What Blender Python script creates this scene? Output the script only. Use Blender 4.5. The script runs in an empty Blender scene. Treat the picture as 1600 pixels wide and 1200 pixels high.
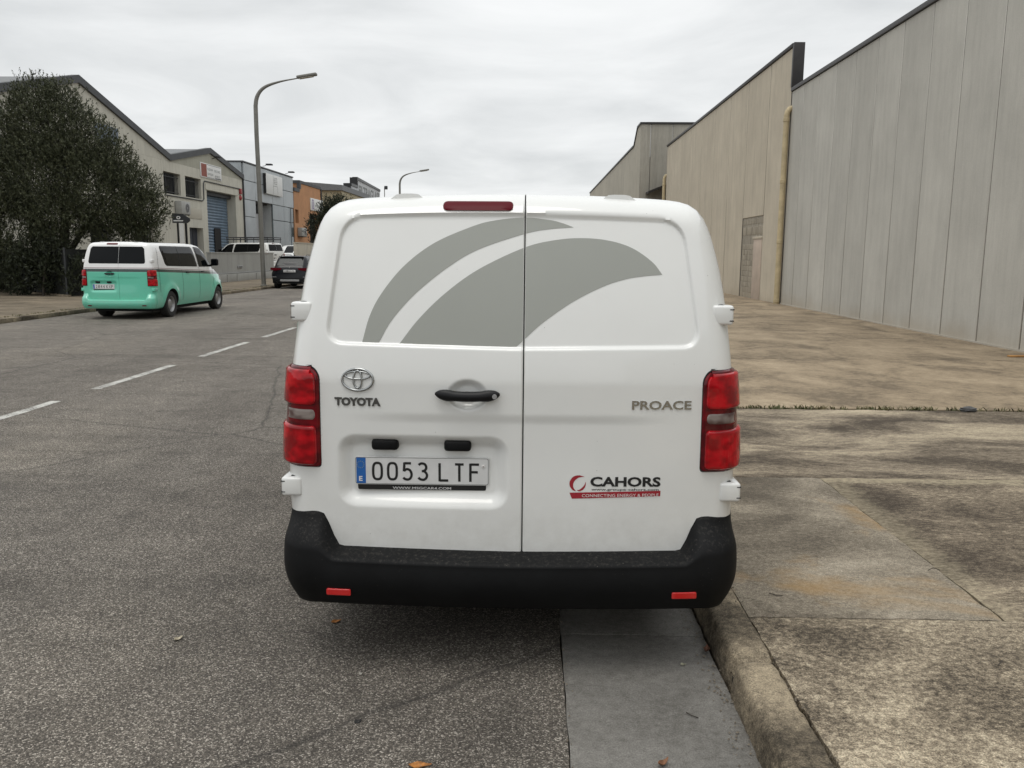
import bpy, bmesh, math, random
import numpy as np
from mathutils import Matrix, Vector
random.seed(7); RNG = np.random.default_rng(7)
S = bpy.context.scene; COL = S.collection
R = math.radians

# ------------------------------------------------------------------ camera, sky, sun, exposure
def setup_view():
    pitch, yaw, roll = R(8.8726), R(1.2804), R(0.4253)
    fwd = Vector((-math.sin(yaw)*math.cos(pitch), math.cos(yaw)*math.cos(pitch), -math.sin(pitch)))
    right = Vector((math.cos(yaw), math.sin(yaw), 0)); up = right.cross(fwd)
    r2 = right*math.cos(roll)+up*math.sin(roll); u2 = -right*math.sin(roll)+up*math.cos(roll)
    cd = bpy.data.cameras.new('camera'); cam = bpy.data.objects.new('camera', cd); COL.objects.link(cam)
    m = Matrix((r2, u2, -fwd)).transposed().to_4x4(); m.translation = (0, 0, 1.65); cam.matrix_world = m
    cd.sensor_width = 36; cd.lens = 36*1296.23/1600; cd.clip_end = 3000; cd.clip_start = .05
    S.camera = cam
SUN_EL, SUN_AZ = R(74), R(-150)      # azimuth from +Y clockwise: behind the camera, to the left
def setup_light():
    w = bpy.data.worlds.new('World'); S.world = w; w.use_nodes = True
    nt = w.node_tree; nt.nodes.clear(); L = nt.links.new
    N = nt.nodes.new
    out = N('ShaderNodeOutputWorld'); bg = N('ShaderNodeBackground'); bg.inputs[1].default_value = 0.1
    sky = N('ShaderNodeTexSky'); sky.sky_type = 'NISHITA'; sky.sun_disc = False
    sky.sun_elevation = SUN_EL; sky.sun_rotation = SUN_AZ
    tc = N('ShaderNodeTexCoord'); sep = N('ShaderNodeSeparateXYZ'); L(tc.outputs['Generated'], sep.inputs[0])
    # cloud layer seen in perspective: divide by height above the horizon
    den = N('ShaderNodeMath'); den.operation = 'ADD'; L(sep.outputs[2], den.inputs[0]); den.inputs[1].default_value = .16
    mx = N('ShaderNodeMath'); mx.operation = 'MAXIMUM'; L(den.outputs[0], mx.inputs[0]); mx.inputs[1].default_value = .12
    dv = N('ShaderNodeVectorMath'); dv.operation = 'DIVIDE'; L(tc.outputs['Generated'], dv.inputs[0])
    cb = N('ShaderNodeCombineXYZ'); [L(mx.outputs[0], cb.inputs[i]) for i in range(3)]; L(cb.outputs[0], dv.inputs[1])
    sc = N('ShaderNodeMapping'); sc.inputs['Scale'].default_value = (.8, 1.0, 1.6); L(dv.outputs[0], sc.inputs[0])
    n1 = N('ShaderNodeTexNoise'); n1.inputs['Scale'].default_value = 1.5; n1.inputs['Detail'].default_value = 7; n1.inputs['Roughness'].default_value = .55
    n1.inputs['Distortion'].default_value = .5
    L(sc.outputs[0], n1.inputs['Vector'])
    rp = N('ShaderNodeValToRGB'); e = rp.color_ramp.elements
    e[0].position = .30; e[0].color = (.555, .57, .575, 1); e[1].position = .72; e[1].color = (.765, .775, .775, 1)
    L(n1.outputs['Fac'], rp.inputs[0])
    # standard overcast sky: zenith brighter than the horizon
    zc = N('ShaderNodeMapRange'); L(sep.outputs[2], zc.inputs[0]); zc.inputs[1].default_value = 0.3; zc.inputs[2].default_value = 1
    zc.inputs[3].default_value = 10.9; zc.inputs[4].default_value = 16.5
    vm = N('ShaderNodeVectorMath'); vm.operation = 'SCALE'; L(rp.outputs[0], vm.inputs[0]); L(zc.outputs[0], vm.inputs['Scale'])
    mix = N('ShaderNodeMix'); mix.data_type = 'RGBA'; mix.inputs[0].default_value = .96
    L(sky.outputs[0], mix.inputs[6]); L(vm.outputs[0], mix.inputs[7])
    L(mix.outputs[2], bg.inputs[0]); L(bg.outputs[0], out.inputs[0])
    ld = bpy.data.lights.new('sun', 'SUN'); ld.energy = 0.75; ld.angle = R(28); ld.color = (1, .965, .90)
    lo = bpy.data.objects.new('sun', ld); COL.objects.link(lo)
    d = Vector((math.sin(SUN_AZ)*math.cos(SUN_EL), math.cos(SUN_AZ)*math.cos(SUN_EL), math.sin(SUN_EL)))
    lo.rotation_euler = d.to_track_quat('Z', 'Y').to_euler(); lo.location = (0, 0, 30)
    v = S.view_settings; v.view_transform = 'Standard'; v.look = 'None'; v.exposure = 0.22; v.gamma = 1; v.use_curve_mapping = False
setup_view(); setup_light()

# ------------------------------------------------------------------ helpers: objects
def tag(o, label=None, cat=None, group=None, kind=None):
    for k, v in (('label', label), ('category', cat), ('group', group), ('kind', kind)):
        if v: o[k] = v
    return o
def thing(name, label, cat, loc=(0, 0, 0), rz=0, group=None):
    o = bpy.data.objects.new(name, None); COL.objects.link(o); o.location = loc; o.rotation_euler = (0, 0, rz)
    o.empty_display_size = .3
    return tag(o, label, cat, group)
def smooth_mesh(me, ang=40):
    me.shade_smooth()
    if ang: me.set_sharp_from_angle(angle=R(ang))
def add(name, me, mat, parent=None, smooth=None, label=None):
    o = bpy.data.objects.new(name, me); COL.objects.link(o)
    if mat:
        mats = mat if isinstance(mat, (list, tuple)) else [mat]
        if not me.materials:
            for m in mats: me.materials.append(m)
        elif me.materials[0] is not mats[0] or len(me.materials) != len(mats):
            for i, m in enumerate(mats):
                if i < len(o.material_slots): o.material_slots[i].link = 'OBJECT'; o.material_slots[i].material = m
    if parent: o.parent = parent
    if smooth: smooth_mesh(me, smooth)
    if label: o['label'] = label
    return o
def copy_tree(o, parent=None):
    c = o.copy(); COL.objects.link(c)
    if parent: c.parent = parent; c.matrix_parent_inverse = o.matrix_parent_inverse.copy()
    for ch in list(o.children): copy_tree(ch, c)
    return c
def mesh(v, f):
    me = bpy.data.meshes.new('m'); me.from_pydata([tuple(map(float, p)) for p in v], [], [tuple(map(int, q)) for q in f]); me.update(); return me
class MB:
    def __init__(s): s.v = []; s.f = []
    def raw(s, v, f):
        b = len(s.v); s.v += [tuple(p) for p in v]; s.f += [tuple(i+b for i in q) for q in f]; return s
    def box(s, x0, x1, y0, y1, z0, z1):
        v = [(x, y, z) for z in (z0, z1) for y in (y0, y1) for x in (x0, x1)]
        return s.raw(v, [(0, 2, 3, 1), (4, 5, 7, 6), (0, 1, 5, 4), (2, 6, 7, 3), (0, 4, 6, 2), (1, 3, 7, 5)])
    def prism(s, poly, axis, a, b):
        # poly in the plane of the other two axes, extruded along axis
        n = len(poly)
        def P(p, t): q = list(p); q.insert(axis, t); return tuple(q)
        v = [P(p, a) for p in poly]+[P(p, b) for p in poly]
        f = [tuple(range(n))[::-1], tuple(range(n, 2*n))]+[(i, (i+1) % n, n+(i+1) % n, n+i) for i in range(n)]
        return s.raw(v, f)
    def tube(s, pts, rad, n=10, cap=True):
        pts = [Vector(p) for p in pts]; m = len(pts); rad = rad if isinstance(rad, (list, tuple)) else [rad]*m
        rings = []; up = None
        for i in range(m):
            t = (pts[min(i+1, m-1)]-pts[max(i-1, 0)]).normalized()
            if up is None: up = Vector((0, 0, 1)) if abs(t.z) < .9 else Vector((1, 0, 0))
            a = t.cross(up).normalized(); bb = a.cross(t).normalized(); up = bb
            rings.append([pts[i]+(a*math.cos(2*math.pi*k/n)+bb*math.sin(2*math.pi*k/n))*rad[i] for k in range(n)])
        v = [p for r in rings for p in r]
        f = [(i*n+k, (i+1)*n+k, (i+1)*n+(k+1) % n, i*n+(k+1) % n) for i in range(m-1) for k in range(n)]
        if cap: f += [tuple(range(n)), tuple(range((m-1)*n, m*n))[::-1]]
        return s.raw(v, f)
    def lathe(s, prof, axis='x', n=32, c=(0, 0, 0)):
        m = len(prof); v = []
        for r, t in prof:
            for k in range(n):
                a = 2*math.pi*k/n; p = (t, r*math.cos(a), r*math.sin(a)) if axis == 'x' else ((r*math.cos(a), r*math.sin(a), t) if axis == 'z' else (r*math.cos(a), t, r*math.sin(a)))
                v.append((p[0]+c[0], p[1]+c[1], p[2]+c[2]))
        f = [(i*n+k, i*n+(k+1) % n, (i+1)*n+(k+1) % n, (i+1)*n+k) for i in range(m-1) for k in range(n)]
        return s.raw(v, f)
    def me(s, fix=True):
        me = mesh(s.v, s.f)
        if fix:
            bm = bmesh.new(); bm.from_mesh(me); bmesh.ops.recalc_face_normals(bm, faces=bm.faces); bm.to_mesh(me); bm.free()
        return me
def rbox(x0, x1, y0, y1, z0, z1, r=.01, seg=2):
    bm = bmesh.new(); bmesh.ops.create_cube(bm, size=1)
    for v in bm.verts: v.co = ((x0+x1)/2+v.co.x*(x1-x0), (y0+y1)/2+v.co.y*(y1-y0), (z0+z1)/2+v.co.z*(z1-z0))
    bmesh.ops.bevel(bm, geom=list(bm.edges), offset=min(r, .49*min(x1-x0, y1-y0, z1-z0)), segments=seg, profile=.5, affect='EDGES')
    me = bpy.data.meshes.new('m'); bm.to_mesh(me); bm.free(); smooth_mesh(me, 40); return me
def box(name, b, mat, parent=None, r=0, **k):
    return add(name, rbox(*b, r=r) if r else MB().box(*b).me(), mat, parent, **k)
def grid_faces(n, m, off=0):
    i, j = np.meshgrid(np.arange(n-1), np.arange(m-1), indexing='ij'); a = (i*m+j).ravel()+off
    return np.stack([a, a+m, a+m+1, a+1], 1)
def fast_mesh(v, q):
    v = np.asarray(v, np.float32); q = np.asarray(q, np.int32); k = q.shape[1]
    me = bpy.data.meshes.new('m'); me.vertices.add(len(v)); me.vertices.foreach_set('co', v.ravel())
    me.loops.add(q.size); me.loops.foreach_set('vertex_index', q.ravel()); me.polygons.add(len(q))
    me.polygons.foreach_set('loop_start', np.arange(0, q.size, k)); me.update(calc_edges=True); return me
def sst(a, b, x):
    t = np.clip((x-a)/(b-a), 0, 1); return t*t*(3-2*t)
def round_poly(pts, radii, n=8):
    out = []; m = len(pts); pts = [np.array(p, float) for p in pts]
    if not isinstance(radii, (list, tuple)): radii = [radii]*m
    for i in range(m):
        p, a, b = pts[i], pts[i-1], pts[(i+1) % m]; r = radii[i]
        if r <= 0: out.append(p); continue
        da, db = a-p, b-p; la, lb = np.hypot(*da), np.hypot(*db); r = min(r, .48*la, .48*lb)
        A, B = p+da/la*r, p+db/lb*r
        for t in np.linspace(0, 1, n): out.append((1-t)**2*A+2*t*(1-t)*p+t*t*B)
    return np.array(out)
def sd_poly(P, poly):
    """signed distance (negative inside) of points P (n,2) to a closed polygon"""
    poly = np.asarray(poly); A = poly; B = np.roll(poly, -1, 0); out = np.full(len(P), 1e9); ins = np.zeros(len(P), bool)
    for a, b in zip(A, B):
        ab = b-a; l2 = ab@ab
        if l2 < 1e-14: continue
        ap = P-a; t = np.clip((ap@ab)/l2, 0, 1); d = ap-t[:, None]*ab; out = np.minimum(out, (d**2).sum(1))
        c = (a[1] > P[:, 1]) != (b[1] > P[:, 1])
        if a[1] != b[1]: ins ^= c & (P[:, 0] < (b[0]-a[0])*(P[:, 1]-a[1])/(b[1]-a[1])+a[0])
    d = np.sqrt(out); return np.where(ins, -d, d)
def resample(p, n):
    p = np.asarray(p, float); d = np.r_[0, np.cumsum(np.hypot(*np.diff(p, axis=0).T))]; t = np.linspace(0, d[-1], n)
    return np.stack([np.interp(t, d, p[:, i]) for i in range(p.shape[1])], 1)
def spline(p, n):
    """Catmull-Rom through points, resampled to n"""
    p = np.asarray(p, float); q = np.vstack([2*p[0]-p[1], p, 2*p[-1]-p[-2]]); out = []
    for i in range(1, len(q)-2):
        for t in np.linspace(0, 1, 12, endpoint=False):
            out.append(.5*(2*q[i]+(q[i+1]-q[i-1])*t+(2*q[i-1]-5*q[i]+4*q[i+1]-q[i+2])*t*t+(3*q[i]-q[i-1]-3*q[i+1]+q[i+2])*t**3))
    out.append(p[-1]); return resample(out, n)
_tc = {}
def text_pts(s, bold=0, extrude=0, shear=0):
    """text as (verts, faces), width and height normalised to 0..1"""
    key = (s, bold, extrude, shear)
    if key in _tc: return _tc[key]
    cu = bpy.data.curves.new('t', 'FONT'); cu.body = s; cu.size = 1; cu.offset = bold; cu.resolution_u = 3; cu.extrude = extrude; cu.shear = shear
    o = bpy.data.objects.new('t', cu); COL.objects.link(o)
    me = bpy.data.meshes.new_from_object(o.evaluated_get(bpy.context.evaluated_depsgraph_get()))
    bpy.data.objects.remove(o); bpy.data.curves.remove(cu)
    v = np.array([x.co[:] for x in me.vertices]); f = [tuple(p.vertices) for p in me.polygons]; bpy.data.meshes.remove(me)
    mn, mxx = v.min(0), v.max(0); v[:, :2] = (v[:, :2]-mn[:2])/(mxx[:2]-mn[:2]); _tc[key] = (v, f); return v, f
def text_on(s, fn, x0, x1, z0, z1, bold=0, thick=0, shear=0, ital=0):
    """text laid on a surface fn(x,z)->xyz; thick>0 gives raised letters; fn takes (x,z,offset)"""
    v, f = text_pts(s, bold, .5 if thick else 0, shear)
    x = x0+v[:, 0]*(x1-x0); z = z0+v[:, 1]*(z1-z0)
    off = (v[:, 2]+.5)*thick if thick else np.zeros(len(v))
    return MB().raw(fn(x, z, off), f).me(fix=bool(thick))

# ------------------------------------------------------------------ helpers: materials
class NB:
    def __init__(s, name, **bs):
        s.m = bpy.data.materials.new(name); s.m.use_nodes = True; s.t = s.m.node_tree; s.b = s.t.nodes['Principled BSDF']; s.set(s.b, bs)
    def set(s, n, kw):
        for k, v in kw.items():
            i = n.inputs[int(k[1:])] if k[0] == '_' else n.inputs[k.replace('_', ' ')]
            if isinstance(v, bpy.types.NodeSocket): s.t.links.new(v, i)
            else:
                if isinstance(v, (tuple, list)) and i.type == 'RGBA' and len(v) == 3: v = (*v, 1)
                i.default_value = v
    def n(s, ty, props=None, **kw):
        n = s.t.nodes.new('ShaderNode'+ty)
        for k, v in (props or {}).items(): setattr(n, k, v)
        s.set(n, kw); return n
    def pos(s): return s.n('NewGeometry').outputs['Position']
    def obj(s): return s.n('TexCoord').outputs['Object']
    def rnd(s): return s.n('ObjectInfo').outputs['Random']
    def map(s, v, scale=(1, 1, 1), loc=(0, 0, 0)): return s.n('Mapping', Vector=v, Scale=scale, Location=loc).outputs[0]
    def noise(s, v, scale, detail=4, rough=.55, dist=0): return s.n('TexNoise', Vector=v, Scale=scale, Detail=detail, Roughness=rough, Distortion=dist).outputs['Fac']
    def vor(s, v, scale, out='Color', feature='F1'): return s.n('TexVoronoi', {'feature': feature}, Vector=v, Scale=scale).outputs[out]
    def ramp(s, f, stops):
        n = s.n('ValToRGB', Fac=f); e = n.color_ramp.elements
        while len(e) < len(stops): e.new(.5)
        for q, (p, c) in zip(e, stops):
            q.position = p; q.color = (c, c, c, 1) if isinstance(c, (int, float)) else (*c, 1)
        return n.outputs[0]
    def mix(s, f, a, b, mode='MIX'):
        n = s.n('Mix', {'data_type': 'RGBA', 'blend_type': mode}); s.set(n, {'_0': f, '_6': a, '_7': b}); return n.outputs[2]
    def math(s, op, a, b=0.0, c=0.0):
        n = s.n('Math', {'operation': op}); s.set(n, {'_0': a, '_1': b, '_2': c}); return n.outputs[0]
    def sep(s, v): return s.n('SeparateXYZ', Vector=v).outputs
    def step(s, x, a, b): return s.n('MapRange', {'interpolation_type': 'SMOOTHSTEP'}, Value=x, From_Min=a, From_Max=b).outputs[0]
    def bump(s, h, strength=.3, dist=.01, normal=None):
        k = dict(Height=h, Strength=strength, Distance=dist)
        if normal: k['Normal'] = normal
        return s.n('Bump', **k).outputs[0]
    def out(s, **kw): s.set(s.b, kw); return s.m
def plain(name, c, rough=.5, metal=0.0, var=.12, scale=6, coat=0.0, bump=0.0):
    b = NB(name, Roughness=rough, Metallic=metal, Coat_Weight=coat)
    n = b.noise(b.obj(), scale, 5, .6)
    col = b.mix(1.0, (*c,), b.ramp(n, [(.3, 1-var), (.7, 1+var*.6)]), 'MULTIPLY')
    k = dict(Base_Color=col)
    if bump: k['Normal'] = b.bump(b.noise(b.obj(), scale*20, 4), bump, .004)
    return b.out(**k)

def mat_asphalt():
    b = NB('asphalt'); p = b.pos()
    cell = b.vor(p, 185); cs = b.sep(cell)
    stone = b.ramp(cs[0], [(0, (.074, .066, .057)), (.45, (.156, .138, .117)), (.8, (.262, .234, .199)), (1, (.58, .53, .465))])
    fine = b.noise(p, 260, 2, .6); stone = b.mix(1.0, stone, b.ramp(fine, [(.25, .5), (.75, 1.5)]), 'MULTIPLY')
    gap = b.vor(p, 185, 'Distance', 'DISTANCE_TO_EDGE'); gapf = b.ramp(gap, [(0, .35), (.12, 1)])
    stone = b.mix(1.0, stone, gapf, 'MULTIPLY')
    big = b.noise(b.map(p, (1, .45, 1)), .55, 5, .6); mid = b.noise(p, 3.2, 5, .65)
    stone = b.mix(1.0, stone, b.ramp(big, [(.32, (.76, .75, .745)), (.5, (1, 1, 1)), (.7, (1.16, 1.15, 1.12))]), 'MULTIPLY')
    stone = b.mix(1.0, stone, b.ramp(mid, [(.3, .80), (.7, 1.17)]), 'MULTIPLY')
    lane = b.noise(b.map(p, (.55, .025, 1)), 1.0, 3, .5); stone = b.mix(1.0, stone, b.ramp(lane, [(.32, .88), (.5, 1), (.68, 1.12)]), 'MULTIPLY')
    strk = b.noise(b.map(p, (.12, 1.5, 1)), 1.0, 5, .6, .8); stone = b.mix(1.0, stone, b.ramp(strk, [(.34, .80), (.46, 1)]), 'MULTIPLY')
    oil = b.noise(p, 1.7, 4, .5); oilm = b.ramp(oil, [(.66, 0), (.74, .38)]); stone = b.mix(oilm, stone, (.045, .042, .038))
    # dark damp patches and long seams
    dk = b.noise(b.map(p, (.5, 1.6, 1)), .35, 6, .65, 1.0); stone = b.mix(b.ramp(dk, [(.60, 0), (.70, .45)]), stone, (.095, .086, .075))
    # cracks
    ck = b.vor(b.mix(.12, p, b.n('TexNoise', Vector=p, Scale=2.2, Detail=4).outputs['Color']), .23, 'Distance', 'DISTANCE_TO_EDGE')
    stone = b.mix(b.ramp(ck, [(0, .55), (.0018, .4), (.004, 0)]), stone, (.03, .028, .026))
    h = b.math('ADD', b.math('MULTIPLY', gap, 1.0), b.math('MULTIPLY', cs[1], .35))
    return b.out(Base_Color=stone, Roughness=.86, Normal=b.bump(h, .85, .006), Specular_IOR_Level=.35)
def mat_concrete(name, pale, mid, dark, sc=22, streak=(1, 1, 1), lo=.40, hi=.62, stain=None, grit=.35, blotch=1.0, fleck=.25, edges=None):
    b = NB(name); p = b.pos(); q = b.map(p, streak)
    n = b.noise(q, sc, 8, .78); big = b.noise(q, 1.15, 6, .62, .6)
    f = b.math('ADD', n, b.math('MULTIPLY', b.math('SUBTRACT', big, .5), blotch))
    col = b.ramp(f, [(lo, dark), ((lo+hi)/2, mid), (hi, pale), (1, tuple(min(1, c*1.25) for c in pale))])
    sp = b.noise(p, 160, 3, .7); col = b.mix(1.0, col, b.ramp(sp, [(.28, 1-grit), (.72, 1+grit)]), 'MULTIPLY')
    rn = b.rnd(); col = b.mix(1.0, col, b.ramp(rn, [(0, .90), (1, 1.08)]), 'MULTIPLY')
    fl = b.noise(q, 165, 4, .8); col = b.mix(1.0, col, b.ramp(b.math('ADD', fl, b.math('MULTIPLY', b.math('SUBTRACT', big, .5), .3)), [(.40, 1-fleck), (.50, .97), (.60, 1+fleck*.75)]), 'MULTIPLY')
    if edges:
        x = b.sep(p); jn = b.math('MULTIPLY', b.math('SUBTRACT', b.noise(p, 7, 5, .7), .5), .42)
        ey = b.step(b.math('ADD', x[1], jn), edges[0]-.16, edges[0]-.03); ex = b.step(b.math('SUBTRACT', x[0], jn), edges[1]+.20, edges[1]+.02)
        col = b.mix(b.math('MULTIPLY', b.math('MAXIMUM', b.math('MULTIPLY', ey, .9), b.math('MULTIPLY', ex, .55)), b.ramp(n, [(.35, .25), (.6, 1)])), col, (.42, .36, .25))
    if stain: 
        s1 = b.noise(b.map(p, (1.0, 1.1, 1), (3, 1, 0)), 1.1, 6, .6, .6)
        col = b.mix(b.ramp(s1, [(.56, 0), (.70, .6)]), col, stain)
    pits = b.vor(p, 60, 'Distance'); h = b.math('ADD', n, b.math('MULTIPLY', sp, .5))
    return b.out(Base_Color=col, Roughness=.9, Normal=b.bump(h, .8, .006), Specular_IOR_Level=.3)
def mat_panel(name, base, warm=(.40, .33, .24), streak=.5):
    b = NB(name); p = b.pos(); rn = b.rnd()
    off = b.n('CombineXYZ', X=b.math('MULTIPLY', rn, 37.0), Y=b.math('MULTIPLY', rn, 11.0)).outputs[0]
    pp = b.n('VectorMath', {'operation': 'ADD'}, _0=p, _1=off).outputs[0]
    st = b.noise(b.map(pp, (5, 5, .35)), 1.0, 6, .62); st2 = b.noise(b.map(pp, (28, 28, 2.6)), 1.0, 4, .6); bl = b.noise(pp, .7, 5, .6)
    fine = b.noise(p, 45, 4, .65)
    col = b.mix(1.0, (*base,), b.ramp(st, [(.28, 1-streak*.42), (.5, 1), (.72, 1+streak*.22)]), 'MULTIPLY')
    col = b.mix(1.0, col, b.ramp(st2, [(.3, 1-streak*.22), (.7, 1+streak*.12)]), 'MULTIPLY')
    col = b.mix(1.0, col, b.ramp(bl, [(.3, .90), (.7, 1.06)]), 'MULTIPLY')
    col = b.mix(1.0, col, b.ramp(fine, [(.3, .93), (.7, 1.06)]), 'MULTIPLY')
    col = b.mix(1.0, col, b.ramp(rn, [(0, .95), (.5, 1.0), (1, 1.03)]), 'MULTIPLY')
    wz = b.sep(p)[2]; foot = b.math('MULTIPLY', b.step(b.math('ADD', wz, b.math('MULTIPLY', bl, .8)), 1.0, .35), .5)
    col = b.mix(foot, col, (*warm,))
    return b.out(Base_Color=col, Roughness=.85, Normal=b.bump(b.math('ADD', fine, b.math('MULTIPLY', st2, .6)), .25, .006), Specular_IOR_Level=.3)
def mat_paint(name, c, two_tone=False):
    b = NB(name, Roughness=.32, Coat_Weight=1.0, Coat_Roughness=.06, Specular_IOR_Level=.5); p = b.obj()
    col = b.mix(1.0, (*c,), b.ramp(b.noise(p, 2.2, 5, .6), [(.3, .965), (.7, 1.01)]), 'MULTIPLY')
    if two_tone:
        x = b.sep(p); zz = b.math('ADD', x[2], b.math('MULTIPLY', b.math('MAXIMUM', b.math('SUBTRACT', x[1], .3), 0.0), .036))
        low = b.math('LESS_THAN', zz, 1.160); band = b.math('MULTIPLY', b.math('GREATER_THAN', zz, 1.160), b.math('LESS_THAN', zz, 1.232))
        pin = b.math('MULTIPLY', b.math('GREATER_THAN', zz, 1.246), b.math('LESS_THAN', zz, 1.262))
        col = b.mix(low, col, (.125, .58, .415)); col = b.mix(band, col, (.012, .035, .03)); col = b.mix(pin, col, (.20, .10, .12))
    # road dirt low on the body and faint specks
    zc = b.sep(p)[2]; d = b.noise(p, 14, 6, .7); low_d = b.math('MULTIPLY', b.step(zc, .85, .35), b.ramp(d, [(.35, .03), (.75, .30)]))
    col = b.mix(low_d, col, (.30, .27, .22))
    sp = b.vor(p, 38, 'Distance'); sr = b.sep(b.vor(p, 38))[0]
    spk = b.math('MULTIPLY', b.math('LESS_THAN', sp, .06), b.math('GREATER_THAN', sr, .93)); col = b.mix(b.math('MULTIPLY', spk, .55), col, (.10, .085, .07))
    wav = b.noise(p, 1.6, 2, .4)
    return b.out(Base_Color=col, Coat_Normal=b.bump(wav, .04, .02))
def mat_foliage(name, c1, c2, c3):
    b = NB(name, Roughness=.55); ri = b.n('ObjectInfo').outputs['Random']; p = b.obj()
    cell = b.sep(b.vor(p, 9))[0]; n = b.noise(p, 1.1, 3)
    col = b.ramp(b.math('ADD', b.math('MULTIPLY', cell, .65), b.math('MULTIPLY', n, .45)), [(.1, c1), (.5, c2), (.95, c3)])
    return b.out(Base_Color=col, Specular_IOR_Level=.3)
def mat_lens(name, c, dark, sc=90):
    b = NB(name, Roughness=.05, Specular_IOR_Level=.42); p = b.obj()
    rib = b.math('SINE', b.math('MULTIPLY', b.sep(p)[2], 900.0))
    n = b.noise(b.map(p, (1, 1, 1.6)), 13, 2, .5); col = b.mix(b.ramp(n, [(.38, 0), (.60, 1)]), (*c,), (*dark,))
    return b.out(Base_Color=col, Normal=b.bump(b.vor(p, sc, 'Distance'), .03, .002), Subsurface_Weight=0.0)
def mat_plastic(name, c, rough=.6, speck=True):
    b = NB(name, Roughness=rough, Specular_IOR_Level=.20); p = b.obj()
    col = b.mix(1.0, (*c,), b.ramp(b.noise(p, 7, 6, .7), [(.3, .7), (.7, 1.35)]), 'MULTIPLY')
    if speck:
        d = b.noise(p, 70, 5, .8); up = b.sep(b.n('NewGeometry').outputs['Normal'])[2]
        dust = b.math('MULTIPLY', b.ramp(d, [(.52, 0), (.72, .8)]), b.step(up, .25, .9))
        s2 = b.math('MULTIPLY', b.math('LESS_THAN', b.vor(p, 55, 'Distance'), .10), b.math('GREATER_THAN', b.sep(b.vor(p, 55))[1], .80))
        col = b.mix(b.math('ADD', b.math('MULTIPLY', dust, .20), b.math('MULTIPLY', s2, b.math('ADD', .06, b.math('MULTIPLY', b.step(up, .2, .9), .3)))), col, (.34, .31, .27))
    return b.out(Base_Color=col, Normal=b.bump(b.noise(p, 420, 2), .18, .001))
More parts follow.
